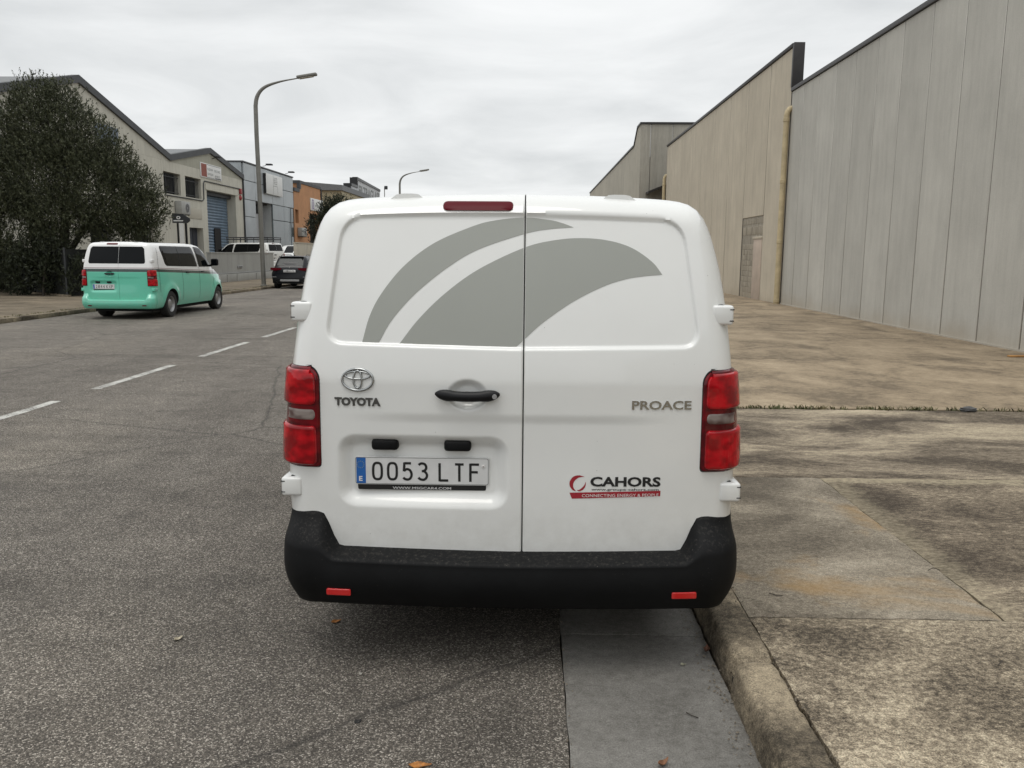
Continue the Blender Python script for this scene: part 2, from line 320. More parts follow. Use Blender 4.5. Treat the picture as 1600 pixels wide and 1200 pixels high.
M = dict(
    asphalt=mat_asphalt(),
    slab_near=mat_concrete('slab_near', (.52, .445, .325), (.275, .226, .162), (.085, .069, .051), 34, (1, 1.25, 1), .38, .66, None, .5, .65, .55),
    slab_grey=mat_concrete('slab_grey', (.40, .35, .275), (.265, .228, .175), (.145, .122, .093), 34, (1, 1.2, 1), .32, .70, (.36, .225, .09), .42, 1.0, .35),
    slab_dark=mat_concrete('slab_dark', (.40, .335, .24), (.185, .150, .109), (.072, .056, .041), 32, (.75, 1.3, 1), .38, .72, None, .48, .8, .5, (5.68, 2.05)),
    slab_band=mat_concrete('slab_band', (.42, .355, .255), (.24, .197, .145), (.090, .071, .052), 30, (.65, 1.5, 1), .34, .70, None, .42, 1.25, .42),
    slab_far=mat_concrete('slab_far', (.345, .275, .19), (.275, .216, .146), (.165, .13, .09), 11, (1.0, .8, 1), .26, .72, None, .26, 1.35, .2),
    gutter=mat_concrete('gutter', (.28, .268, .245), (.22, .21, .192), (.14, .132, .118), 26, (1, 1, 1), .28, .78, None, .24, .9, .2),
    kerb=mat_concrete('kerb', (.32, .265, .185), (.185, .152, .108), (.070, .058, .042), 24, (1, 1, 1), .34, .70, None, .38, 1.0, .4),
    left_pave=mat_concrete('left_pave', (.22, .18, .128), (.165, .134, .095), (.095, .078, .056), 5, (.6, 1, 1), .28, .72, None, .25, 1.0),
    dirt=plain('dirt', (.055, .046, .034), .95, var=.5, scale=30),
    ground=plain('ground', (.12, .105, .08), .95, var=.3, scale=.5),
    panel_grey=mat_panel('panel_grey', (.51, .495, .45), streak=.22),
    panel_beige=mat_panel('panel_beige', (.56, .50, .40), streak=.3),
    panel_far=mat_panel('panel_far', (.48, .445, .37), streak=.3),
    panel_dark=mat_panel('panel_dark', (.33, .31, .265), streak=.4),
    joint=plain('joint', (.10, .092, .08), .9),
    flash=plain('black_flashing', (.022, .019, .018), .5, var=.3),
    roofing=plain('roof_sheet', (.16, .165, .17), .6, var=.15),
    fascia=plain('dark_fascia', (.055, .058, .062), .6, var=.2, scale=2),
    render_a=mat_panel('render_beige', (.56, .54, .465), (.45, .42, .36), .3), render_gable=mat_panel('render_olive_grey', (.39, .38, .315), (.33, .31, .27), .25),
    metal_panel=plain('grey_metal_panel', (.40, .43, .445), .42, .15, var=.14, scale=.8),
    metal_dark=plain('grey_glass_panel', (.20, .23, .24), .25, .0, var=.12, scale=.8), metal_panel2=plain('grey_metal_door', (.45, .46, .465), .5, .0, var=.1, scale=.8),
    orange=plain('orange_render', (.50, .255, .125), .85, var=.14, scale=1.2),
    yellow=plain('cream_render', (.46, .40, .27), .85, var=.1, scale=1.2),
    white_wall=plain('white_wall', (.55, .56, .57), .7, var=.06, scale=1.2),
    low_wall=mat_panel('low_wall_render', (.36, .36, .34), (.31, .295, .265), .3),
    shutter=plain('blue_shutter', (.13, .185, .25), .45, var=.2, scale=2),
    black=plain('black_void', (.008, .008, .009), .8),
    dark=plain('dark_grey', (.03, .032, .035), .55),
    darkglass=NB('dark_glass', Base_Color=(.004, .005, .006), Roughness=.04, Specular_IOR_Level=.16).m,
    green_glass=NB('green_glass', Base_Color=(.02, .045, .05), Roughness=.05).m,
    white=plain('white_board', (.72, .72, .70), .5, var=.05),
    cream=plain('cream_board', (.44, .41, .34), .7, var=.05),
    brick_red=plain('oxblood_print', (.28, .085, .06), .7, var=.35, scale=9),
    red=plain('red_box', (.30, .03, .03), .45),
    grey=plain('mid_grey', (.30, .30, .30), .5, var=.1),
    purple=plain('purple_print', (.16, .10, .28), .5),
    lamp_grey=plain('galvanised_paint', (.20, .195, .175), .55, .2, var=.2, scale=3),
    pipe=plain('ochre_pipe', (.50, .41, .25), .6, var=.25, scale=3),
    lime=plain('lime_poster', (.42, .48, .06), .5),
    bark=plain('bark', (.06, .05, .04), .9, var=.5, scale=12, bump=.4),
    foliage=mat_foliage('olive_foliage', (.016, .020, .008), (.042, .049, .023), (.110, .118, .066)),
    foliage2=mat_foliage('dark_foliage', (.010, .012, .007), (.022, .027, .013), (.045, .055, .028)),
    weed=mat_foliage('weed_green', (.06, .055, .025), (.10, .105, .04), (.20, .16, .085)),
    fence=plain('shaded_dark_screen', (.012, .014, .012), .9, var=.4, scale=4),  # dark mesh cloth, with the tree's shade put into the colour
    paint=mat_paint('white_paint', (.81, .815, .795)), paint_two=mat_paint('two_tone_paint', (.82, .82, .81), True),
    paint_black=NB('black_paint', Base_Color=(.009, .010, .013), Roughness=.22, Specular_IOR_Level=.35).m, lamp_inner=mat_lens('tail_reflector', (.11, .001, .003), (.05, .001, .002), 40),
    plastic=mat_plastic('black_bumper_plastic', (.0045, .0048, .0053), .62),
    black_gloss=NB('black_handle', Base_Color=(.006, .006, .007), Roughness=.42, Specular_IOR_Level=.3).m,
    rubber=plain('tyre_rubber', (.022, .021, .02), .85, var=.3, scale=20),
    rim=plain('steel_rim', (.34, .34, .34), .4, .6, var=.15), 
    seam=plain('seam_shadow_gap', (.03, .03, .03), .8),
    vinyl=plain('grey_vinyl', (.335, .345, .315), .42, var=.03, scale=2, coat=.4),
    ink=plain('black_ink', (.012, .012, .012), .4), ink_grey=plain('grey_ink', (.16, .17, .16), .5),
    crimson=plain('crimson_vinyl', (.34, .016, .028), .4, var=.05), letter_white=plain('white_print', (.75, .72, .70), .5, var=.02),
    plate=plain('plate_white', (.70, .70, .695), .35, var=.07, scale=18), euro=plain('plate_blue', (.018, .125, .42), .35, var=.1), gold=plain('star_yellow', (.20, .28, .30), .5),
    chrome=NB('chrome', Base_Color=(.42, .43, .43), Metallic=1.0, Roughness=.14).m,
    chrome_dark=NB('satin_chrome', Base_Color=(.17, .17, .165), Metallic=1.0, Roughness=.3).m,
    lamp_red=mat_lens('tail_lens_red', (.52, .004, .011), (.23, .002, .005)), lamp_dark=mat_lens('tail_housing_red', (.17, .002, .007), (.07, .001, .004)),
    lamp_clear=mat_lens('tail_lens_clear', (.27, .23, .21), (.10, .06, .055), 60), brake=NB('brake_lens', Base_Color=(.10, .002, .008), Roughness=.35, Specular_IOR_Level=.12).m,
    reflex=NB('reflector_red', Base_Color=(.55, .012, .012), Roughness=.15, Coat_Weight=1.0).m,
    marking=None)
def mat_marking():
    b = NB('road_paint', Roughness=.75); p = b.pos(); n = b.noise(p, 55, 6, .75); n2 = b.noise(p, 5, 4, .6)
    wear = b.ramp(b.math('ADD', n, b.math('MULTIPLY', b.math('SUBTRACT', n2, .5), .5)), [(.40, 0), (.56, 1)])
    return b.out(Base_Color=b.mix(wear, (.17, .16, .145), (.56, .55, .51)), Normal=b.bump(b.vor(p, 135, 'Distance'), .5, .005))
M['marking'] = mat_marking()

# ------------------------------------------------------------------ ground, road, kerbs, pavements
def jitter_sheet(x0, x1, y0, y1, z, nx, ny, amp=.006, zamp=.0, skirt=.1, seed=0, zf=None):
    """a slab: gridded top with slightly uneven border and level, and a skirt going down"""
    rg = np.random.default_rng(seed)
    X, Y = np.meshgrid(np.linspace(x0, x1, nx), np.linspace(y0, y1, ny), indexing='ij'); Z = np.full_like(X, z)
    def wob(n): 
        k = np.ones(3)/3; return np.convolve(rg.normal(0, 1, n+2), k, 'valid')
    X[0] += wob(ny)*amp; X[-1] += wob(ny)*amp; Y[:, 0] += wob(nx)*amp; Y[:, -1] += wob(nx)*amp
    Z += rg.normal(0, 1, Z.shape)*zamp
    for sl in ((0, slice(None)), (-1, slice(None)), (slice(None), 0), (slice(None), -1)): Z[sl] -= .004
    if zf is not None: Z += zf(X, Y)
    v = np.stack([X.ravel(), Y.ravel(), Z.ravel()], 1); q = grid_faces(nx, ny)
    ring = [(i, 0) for i in range(nx)]+[(nx-1, j) for j in range(1, ny)]+[(i, ny-1) for i in range(nx-2, -1, -1)]+[(0, j) for j in range(ny-2, 0, -1)]
    ri = np.array([i*ny+j for i, j in ring]); low = v[ri].copy(); low[:, 2] = z-skirt; b = len(v); n = len(ri)
    v = np.vstack([v, low]); k = np.arange(n)
    q = np.vstack([q, np.stack([ri[k], b+k, b+(k+1) % n, ri[(k+1) % n]], 1)])
    me = fast_mesh(v, q); smooth_mesh(me, 35); return me
g = add('ground', jitter_sheet(-700, 700, -300, 1500, -.04, 2, 2, 0, 0, .5), M['ground']); tag(g, kind='structure')
ny = 700; ys = np.r_[np.linspace(-60, -12.1, 60), np.linspace(-12, 14, 460), np.linspace(14.2, 180, ny-520)]
edge = .142+np.convolve(RNG.normal(0, 1, ny+6), np.ones(7)/7, 'valid')*.010
v = np.vstack([np.stack([np.full(ny, -12.1), ys, np.zeros(ny)], 1), np.stack([edge-.02, ys, np.full(ny, .003)], 1), np.stack([edge, ys, np.full(ny, -.004)], 1)])
road = add('road', fast_mesh(v, np.vstack([np.stack([np.arange(ny-1), ny+np.arange(ny-1), ny+1+np.arange(ny-1), 1+np.arange(ny-1)], 1), np.stack([ny+np.arange(ny-1), 2*ny+np.arange(ny-1), 2*ny+1+np.arange(ny-1), ny+1+np.arange(ny-1)], 1)])), M['asphalt']); tag(road, kind='structure')
# centre line dashes
k = 0
for y0, y1 in [(.6, 3.3), (6.1, 8.96), (9.8, 12.0), (13.05, 15.25), (16.2, 18.4)]+[(19.4+3.25*i, 21.6+3.25*i) for i in range(12)]:
    n = 14; y = np.linspace(y0, y1, n); j1, j2 = RNG.normal(0, .004, n), RNG.normal(0, .004, n)
    v = np.vstack([np.stack([-5.33+j1, y, np.full(n, .004)], 1), np.stack([-5.21+j2, y, np.full(n, .004)], 1)])
    o = add('road_marking', fast_mesh(v, np.stack([np.arange(n-1), n+np.arange(n-1), n+1+np.arange(n-1), 1+np.arange(n-1)], 1)), M['marking'])
    tag(o, kind='structure')
# right gutter of cast concrete lengths
gut = add('gutter', MB().box(.155, .76, -12, 120, -.06, -.03).me(), M['dirt']); tag(gut, kind='structure')
ybs = [-6, -2.6, .45, 3.455, 6.5, 9.5, 14, 20, 40, 70]
for i, (a, b) in enumerate(zip(ybs[:-1], ybs[1:])):
    add('gutter_slab', jitter_sheet(.146, .775, a+.005, b-.005, 0, 14, int(max(8, min(60, (b-a)*16))), .004, .0008, .05, 40+i), M['gutter'], gut)
# right kerb stones
kerb = add('kerb', MB().box(.80, .93, -8, 120, -.05, .03).me(), M['dirt']); tag(kerb, kind='structure')
prof = np.array([(.770, -.03), (.776, .02), (.783, .07), (.789, .098), (.798, .114), (.813, .122), (.86, .125), (.93, .124), (.942, .119), (.945, .04)])
def kerb_stone(y0, y1, seed, dx=0, dz=0):
    rg = np.random.default_rng(seed); n = max(6, int((y1-y0)*28)) if y0 < 8 else 8; n = min(n, 70); pr = resample(prof, 22); m = len(pr)
    ys = np.linspace(y0, y1, n); a = np.convolve(rg.normal(0, 1, n+8), np.ones(9)/9, 'valid'); b = np.convolve(rg.normal(0, 1, n+8), np.ones(9)/9, 'valid')
    v = np.zeros((n, m, 3)); v[:, :, 1] = ys[:, None]; v[:, :, 0] = pr[:, 0]+dx+a[:, None]*.006*(pr[:, 1] > 0)[None]*(pr[:, 0] < .9)[None]; v[:, :, 2] = pr[:, 1]+dz+b[:, None]*.006*(pr[:, 1] > .05)[None]
    v[:, :, 0] += rg.normal(0, .0022, (n, m)); v[:, :, 2] += rg.normal(0, .0016, (n, m))
    for e in (0, 1, -1, -2):     # worn ends
        s = .020 if e in (0, -1) else .007; v[e, :, 2] -= s*(pr[:, 1] > .05); v[e, :, 0] += s*(pr[:, 0] < .82)
    me = fast_mesh(v.reshape(-1, 3), grid_faces(n, m)); smooth_mesh(me, 50)
    caps = MB(); caps.v = []; return me
kb = [-4.0, -1.9, .1, 1.55, 3.02, 4.5, 6.0, 7.5, 9, 12, 16, 22, 30, 45, 70]
for i, (a, b) in enumerate(zip(kb[:-1], kb[1:])):
    add('kerb_stone', kerb_stone(a+.006, b-.006, 60+i, dx=[0, .012, -.012][i % 3], dz=[0, -.008, .004][i % 3]), M['kerb'], kerb)
# right pavement: slabs over a dirt bed, so that the joints are real gaps
pave = add('pavement', MB().box(.948, 8.15, -36, 54, -.03, .085).me(), M['dirt']); tag(pave, kind='structure')
SL = [(.952, 4.6, -5.0, -1.2, 'slab_near', 0), (.952, 4.6, -1.19, 3.395, 'slab_near', 0), (4.612, 8.12, -1.2, 3.395, 'slab_near', 0), (4.612, 8.12, -5, -1.21, 'slab_near', 0),
      (.952, 2.036, 3.404, 5.702, 'slab_grey', 0), (2.041, 5.0, 3.404, 5.702, 'slab_dark', 0), (5.012, 8.12, 3.404, 5.702, 'slab_dark', 0),
      (.952, 8.12, 5.706, 8.365, 'slab_band', 0)]
y = 8.43
for d in (4.2, 4.9, 5.2, 5.4, 5.6, 6, 6, 7): SL += [(.952, 8.12, y, y+d-.012, 'slab_far', 0)]; y += d
for i, (x0, x1, y0, y1, mt, _) in enumerate(SL):
    near = y0 < 9
    add('slab', jitter_sheet(x0, x1, y0, y1, .12, int(min(90, max(6, (x1-x0)*(20 if near else 4)))), int(min(90, max(6, (y1-y0)*(20 if near else 3)))), .006, .0012 if near else .0005, .04, 90+i), M[mt], pave)
# left pavement, kerb strip
lp = add('left_pavement', jitter_sheet(-16.2, -12.36, -10, 120, .10, 10, 60, .02, .004, .15, 3), M['left_pave']); tag(lp, kind='structure')
lf = add('left_forecourt', jitter_sheet(-24, -16.21, -10, 32, .095, 8, 30, .0, .004, .15, 4), M['left_pave']); tag(lf, kind='structure')
yard = add('yard', jitter_sheet(-60, -16.45, 42.3, 140, .40, 3, 3, 0, 0, .5, 5), M['left_pave']); tag(yard, kind='structure')
lk = add('left_kerb', MB().box(-12.33, -12.13, -10, 120, -.05, .02).me(), M['dirt']); tag(lk, kind='structure')
y = -6.0
while y < 75:
    d = 1.5 if y < 45 else 5; add('kerb_stone', rbox(-12.345, -12.115, y+.006, y+d-.006, -.04, .105+random.uniform(-.004, .004), r=.018), M['kerb'], lk); y += d
def blades(pts, hgt, wid, n, seed, spread=.05, lean=.6):
    rg = np.random.default_rng(seed); pts = np.asarray(pts); idx = rg.integers(0, len(pts), n); p = pts[idx]+np.c_[rg.normal(0, spread, (n, 2)), np.zeros(n)]
    a = rg.uniform(0, 2*np.pi, n); d = np.c_[np.cos(a), np.sin(a), np.zeros(n)]; s = np.c_[-np.sin(a), np.cos(a), np.zeros(n)]; h = hgt*rg.uniform(.35, 1.2, n)[:, None]; w = wid*rg.uniform(.6, 1.4, n)[:, None]; l = h*lean*rg.uniform(.2, 1.4, n)[:, None]
    up = np.array([0, 0, 1.0]); v = np.concatenate([p-s*w, p+s*w, p+d*l*.5+up*h*.7+s*w*.7, p+d*l+up*h], 1).reshape(-1, 3)
    q = np.arange(n*4).reshape(n, 4); return fast_mesh(v, q)
cl = []
for c, s, m in ((2.2, .22, 26), (2.75, .16, 22), (2.5, .1, 6), (3.05, .12, 7), (3.45, .16, 18), (3.75, .12, 14), (4.05, .16, 10), (4.55, .12, 10), (4.95, .14, 9), (5.3, .2, 14), (1.9, .2, 16), (5.75, .3, 14), (6.5, .4, 12), (7.4, .3, 14), (1.3, .25, 10)):
    cl += [(c+random.gauss(0, s), 8.395+random.gauss(0, .015), .10) for _ in range(m)]
o = add('weeds', blades(cl, .052, .008, 950, 5, .02, .9), M['weed']); tag(o, kind='stuff')
cl = [(-12.36+random.gauss(0, .05), random.uniform(10, 40), .08) for _ in range(500)]
o = add('kerbside_weeds', blades(cl, .05, .012, 2600, 6, .05, .9), M['weed']); tag(o, kind='stuff')
# litter specks and grit in the gutter angle
gp = [(random.gauss(.735, .02), random.uniform(1.6, 3.9), .004) for _ in range(260)]+[(random.gauss(.95, .012), random.uniform(1.5, 4), .118) for _ in range(110)]+[(random.gauss(.15, .012), random.uniform(1.5, 4), .003) for _ in range(60)]
gp += [(random.uniform(-5, .1), random.uniform(2, 9), .004) for _ in range(90)]
b = MB()
for x, y, z in gp:
    r = random.uniform(.002, .006); q = [(x+r*math.cos(a+x*50)*random.uniform(.7, 1.2), y+r*math.sin(a+x*50)*random.uniform(.7, 1.2), z) for a in (0, 1.57, 3.14, 4.7)]
    b.raw(q+[(x, y, z+r*1.1)], [(0, 1, 4), (1, 2, 4), (2, 3, 4), (3, 0, 4)])
o = add('grit', b.me(), plain('grit', (.20, .17, .13), .9, var=.5, scale=60)); tag(o, kind='stuff')

# ------------------------------------------------------------------ right-hand warehouses
WX = 8.15
def panel_wall(root, x, ys, z0, ztop, mat, th=.16, gap=.02):
    """precast panels, each its own object, seated on a dark backing"""
    cache = {}; sm_ = MB()
    for a, b in zip(ys[:-1], ys[1:]):
        w = round(b-a, 3); t0, t1 = ztop(a), ztop(b)
        key = (w, round(t0, 3), round(t1, 3))
        if key not in cache:
            if abs(t0-t1) < 1e-6: cache[key] = rbox(0, th, gap/2, w-gap/2, z0, t0, r=.012, seg=1)
            else: cache[key] = MB().prism([(gap/2, z0), (w-gap/2, z0), (w-gap/2, t1), (gap/2, t0)], 0, 0, th).me()
        o = add('wall_panel', cache[key], mat, root); o.location = (x, a, 0); sm_.box(x+.009, x+.10, a-gap/2+.0, a+gap/2, z0, min(t0, ztop(a+.01)))
    add('joint_sealant', sm_.me(), M['joint'], root)
wn = thing('warehouse', 'long grey concrete panel warehouse wall with thin black coping, nearest on the right', 'warehouse', (0, 0, 0))
yn = [27.62-1.365*i for i in range(46)][::-1]; yn[-1] = 27.44
panel_wall(wn, WX, yn, .05, lambda y: 6.78, M['panel_grey'])
box('backing_wall', (WX+.165, WX+.25, yn[0], 27.43, .0, 6.7), M['joint'], wn)
box('coping', (WX-.05, WX+.30, yn[0], 27.44, 6.785, 6.90), M['flash'], wn, r=.01)
box('roof', (WX+.26, WX+28, yn[0], 27.43, 5.9, 6.1), M['roofing'], wn)
box('base_fillet', (WX-.035, WX-.002, yn[0], 27.4, .08, .145), M['panel_grey'], wn)
wm = thing('warehouse', 'beige concrete panel warehouse with brick patched corner and black parapet end, second on the right', 'warehouse')
ym = [27.46, 29.93, 32.85, 35.7, 38.55, 41.5, 44.35, 47.4, 50.2, 51.9]
MT = lambda y: 8.13
for a, b in zip(ym[:-1], ym[1:]):
    z0 = 3.08 if abs(a-29.93) < .01 else .05
    box('joint_sealant', (WX-.012, WX+.1, a-.021, a+.021, z0, 8.1), M['joint'], wm)
    add('wall_panel', rbox(WX-.02, WX+.18, a+.022, b-.022, z0, 8.13, r=.014, seg=1), M['panel_beige'], wm)
box('backing_wall', (WX+.19, WX+.30, 27.46, 51.9, 0, 8.0), M['joint'], wm)
box('coping', (WX-.07, WX+.32, 27.46, 51.95, 8.135, 8.25), M['flash'], wm, r=.01)
box('parapet_end', (WX-.06, WX+.28, 27.30, 27.455, 6.91, 8.24), M['flash'], wm, r=.01)
box('roof', (WX+.31, WX+28, 27.46, 51.9, 6.9, 7.1), M['roofing'], wm)
# bricked-up opening: block infill, a soldier course, a rendered-over door
inf = box('block_infill', (WX+.006, WX+.17, 29.95, 32.83, .05, 3.07), mat_panel('block_render', (.36, .325, .265), streak=.9), wm)
bk = rbox(0, .05, 0, .17, 0, .30, r=.012, seg=1)
bmat = mat_panel('stained_brick', (.36, .32, .255), streak=.9)
for i in range(14):
    o = add('brick', bk, bmat, inf); o.location = (WX-.005, 30.0+.2*i, 2.42+.012*(i % 3))
b2 = rbox(0, .04, 0, .39, 0, .19, r=.012, seg=1)
for r_ in range(10):
    for i in range(4):
        o = add('brick', b2, bmat, inf); o.location = (WX-.002, 31.2+.405*i+(.0 if r_ % 2 else -.05), .1+.20*r_)
for i in range(7):
    o = add('brick', b2, bmat, inf); o.location = (WX-.002, 29.97+.405*i, 2.82)
box('blind_door', (WX-.012, WX+.03, 30.02, 31.12, .07, 2.26), plain('pink_render', (.50, .41, .335), .85, var=.14, scale=2), wm, r=.01)
box('lintel', (WX-.03, WX+.03, 29.97, 31.22, 2.27, 2.36), M['panel_beige'], wm, r=.008)
def drainpipe(root, y, x, z0, z1, r):
    p = MB(); pts = [(x, y, z0), (x, y, z1-.15), (x+.02, y, z1-.04), (x+.08, y, z1+.05), (x+.22, y, z1+.10)]
    p.tube(pts, r, 14); o = add('drainpipe', p.me(), M['pipe'], root, 45)
    for z in np.arange(z0+.12, z1, 1.9):
        c = MB().lathe([(r, -.06), (r+.012, -.05), (r+.012, .05), (r, .06)], 'z', 16, (x, y, z)); add('pipe_collar', c.me(), M['pipe'], o, 45)
drainpipe(wm, 27.42, WX-.14, .10, 6.2, .088)
drainpipe(wm, 52.1, WX-.12, .1, 6.4, .10)
wf = thing('warehouse', 'far beige concrete warehouse with stepped roofline beyond the second wall', 'warehouse')
FX = 6.75; yf = [54.0, 55.45, 57.2]+[57.2+2.85*i for i in range(1, 16)]
panel_wall(wf, FX, yf, .05, lambda y: 9.75 if y < 55.5 else (9.75-(y-55.45)*.54 if y < 57.2 else 8.80), M['panel_far'], .2)
for a, b in zip([FX+.0, FX+.62, FX+2.0, FX+3.4, FX+4.8], [FX+.61, FX+1.99, FX+3.39, FX+4.79, FX+6.2]):
    box('end_panel', (a+.01, b-.01, 53.82, 53.99, .05, 9.75), M['panel_dark'], wf, r=.008)
add('coping', MB().prism([(53.78, 9.755), (55.45, 9.755), (57.2, 8.81), (100, 8.81), (100, 8.92), (57.25, 8.92), (55.5, 9.87), (53.78, 9.87)], 0, FX-.06, FX+.3).me(), M['flash'], wf)
box('end_coping', (FX+.31, FX+7, 53.76, 54.2, 9.756, 9.87), M['flash'], wf)
box('roof', (FX+.3, FX+26, 54.1, 100, 7.6, 7.8), M['roofing'], wf)
add('lean_to_roof', MB().prism([(7.15, 5.45), (8.9, 6.15), (8.9, 6.28), (7.15, 5.58)], 1, 52.6, 53.8).me(), M['flash'], wf)

# ------------------------------------------------------------------ left-hand buildings: street fronts lie on the plane x = FXL
FXL = -22.0
def K(Y, z): return Y*1.1, 1.65+1.1*(z-1.65)
def front(root, name, polyYZ, mat, th=.3, x=FXL): return add(name, MB().prism(polyYZ, 0, x-th, x).me(), mat, root)
def window(root, y0, y1, z0, z1, depth=.45, bars=True, x=FXL, glass='darkglass', frame='dark'):
    w = add('window', MB().box(x-depth-.06, x-depth, y0, y1, z0, z1).me(), M[glass], root)
    f = MB(); t = .06
    f.box(x-depth+.003, x-depth+.05, y0, y0+t, z0, z1).box(x-depth+.003, x-depth+.05, y1-t, y1, z0, z1).box(x-depth+.003, x-depth+.05, y0+t, y1-t, z0, z0+t).box(x-depth+.003, x-depth+.05, y0+t, y1-t, z1-t, z1).box(x-depth+.003, x-depth+.05, (y0+y1)/2-.03, (y0+y1)/2+.03, z0+t, z1-t)
    add('frame', f.me(), M[frame], w)
    if bars:
        g = MB(); k = int((y1-y0)/.17)
        for i in range(1, k): yy = y0+(y1-y0)*i/k; g.box(x-.16, x-.14, yy-.012, yy+.012, z0+.02, z1-.02)
        for zz in (z0+.15, z1-.25): g.box(x-.17, x-.135, y0, y1, zz-.015, zz+.015)
        add('grille', g.me(), M['dark'], w)
    return w
def wall_with_holes(root, name, y0, y1, z0, z1, holes, mat, x=FXL, th=.5):
    """wall slab cut into butted pieces round rectangular holes (ya,yb,za,zb), one mesh"""
    ys = sorted({y0, y1, *[h[0] for h in holes], *[h[1] for h in holes]}); zs = sorted({z0, z1, *[h[2] for h in holes], *[h[3] for h in holes]})
    ys = [t for t in ys if y0 <= t <= y1]; zs = [t for t in zs if z0 <= t <= z1]
    solid = lambda i, j: 0 <= i < len(ys)-1 and 0 <= j < len(zs)-1 and not any(h[0]-1e-6 <= ys[i] and ys[i+1] <= h[1]+1e-6 and h[2]-1e-6 <= zs[j] and zs[j+1] <= h[3]+1e-6 for h in holes)
    b = MB()
    for i in range(len(ys)-1):
        for j in range(len(zs)-1):
            if not solid(i, j): continue
            a, c, d, e = ys[i], ys[i+1], zs[j], zs[j+1]
            b.raw([(x, a, d), (x, c, d), (x, c, e), (x, a, e)], [(0, 1, 2, 3)]); b.raw([(x-th, a, d), (x-th, c, d), (x-th, c, e), (x-th, a, e)], [(3, 2, 1, 0)])
            for di, dj, q in ((-1, 0, [(x, a, d), (x, a, e), (x-th, a, e), (x-th, a, d)]), (1, 0, [(x, c, e), (x, c, d), (x-th, c, d), (x-th, c, e)]), (0, -1, [(x, c, d), (x, a, d), (x-th, a, d), (x-th, c, d)]), (0, 1, [(x, a, e), (x, c, e), (x-th, c, e), (x-th, a, e)])):
                if not solid(i+di, j+dj): b.raw(q, [(0, 1, 2, 3)])
    return add(name, b.me(fix=False), mat, root)
def gable_roof(root, y0, ya, y1, ze0, za, ze1, deep=30, th=.34, over=.12, x=FXL):
    r = MB().prism([(y0, ze0), (ya, za), (y1, ze1), (y1, ze1+.12), (ya, za+.12), (y0, ze0+.12)], 0, x-deep, x-.25); add('roof', r.me(), M['roofing'], root)
    f = MB().prism([(y0-.02, ze0-th*.45), (ya, za-th*.45), (y1+.02, ze1-th*.45), (y1+.02, ze1+th*.62), (ya, za+th*.62), (y0-.02, ze0+th*.62)], 0, x-.24, x+over); add('fascia', f.me(), M['fascia'], root)
def wall_lamp(root, y, z, x=FXL, ln=.5):
    o = add('floodlight', rbox(x+.25, x+.25+ln*.7, y-.22, y+.22, z-.05, z+.07, r=.03), M['dark'], root)
    add('bracket', MB().tube([(x-.05, y, z-.12), (x+.12, y, z-.10), (x+.32, y, z)], .025, 6).me(), M['dark'], o)
# A: big gabled shed behind the tree
ba = thing('industrial_shed', 'large beige gabled shed with dark roof edge behind the dark tree', 'building', (0, 0, 0))
yv, zv = K(46.56, 6.8); yA, zA = K(37.5, 9.14); yl = 2*yA-yv
wA = wall_with_holes(ba, 'wall', yl, 49.98, 0, zv-.25, [(31.5, 34.5, 1.2, 3.0), (36.5, 39.0, 1.2, 3.0), (41.5, 44, 1.2, 3.0), (46.2, 48.6, .4, 3.0), (34, 36.5, 5.0, 6.4), (38.5, 41, 5.0, 6.4), (43, 45.5, 5.0, 6.4)], M['render_a'])
front(ba, 'gable', [(yl, zv-.245), (yv-.01, zv-.245), (yv-.01, zv-.1), (yA, zA-.1), (yl, zv-.1)], M['render_a'], .5)
gable_roof(ba, yl, yA, yv-.02, zv-.05, zA-.05, zv-.05, 32)
for h in [(31.5, 34.5, 1.2, 3.0), (36.5, 39.0, 1.2, 3.0), (41.5, 44, 1.2, 3.0), (46.2, 48.6, .4, 3.0)]: window(ba, *h)
for h in [(34, 36.5, 5.0, 6.4), (38.5, 41, 5.0, 6.4), (43, 45.5, 5.0, 6.4)]: window(ba, *h)
box('side_wall', (FXL-32, FXL-.51, yl, yl+.3, 0, zv-.06), M['render_a'], ba); box('roof_vent', (-26.5, -24.2, 33.0, 36.8, 7.6, 9.0), M['grey'], ba, r=.05)
tag(box('shop_sign', (FXL+.003, FXL+.06, 42.6, 44.9, 7.15, 8.05), plain('blue_grey_print', (.07, .10, .14), .4, var=.4, scale=3)), 'blue grey banner high on the gable wall beside the tree', 'sign')
# B: smaller gabled unit with blue shutter
bb = thing('industrial_shed', 'small beige gabled unit with blue roller shutter and barred windows', 'building')
yB0, yB1 = yv, 64.1; yBa = (yB0+yB1)/2; zB = 8.5
H = [(53.4, 55.95, 5.13, 6.43), (50.25, 52.7, 5.13, 6.43), (53.7, 55.95, .3, 3.23), (56.85, 62.4, .3, 5.82)]
wall_with_holes(bb, 'wall', 50.0, yB1, 0, zv-.25, H, M['render_a'], th=.7)
front(bb, 'gable', [(yB0, zv-.245), (yB1, zv-.245), (yB1, zv-.1), (yBa, zB-.1), (yB0, zv-.1)], M['render_gable'], .5)
gable_roof(bb, yB0, yBa, yB1, zv-.05, zB-.05, zv-.05, 32)
window(bb, *H[0]); window(bb, *H[1])
dd = box('door', (FXL-.5, FXL-.42, 53.7, 55.95, .3, 3.23), plain('dark_blue_door', (.03, .035, .05), .5), bb)
for yy in (54.4, 55.2): box('door_rail', (FXL-.415, FXL-.39, yy-.03, yy+.03, .35, 3.2), M['dark'], dd)
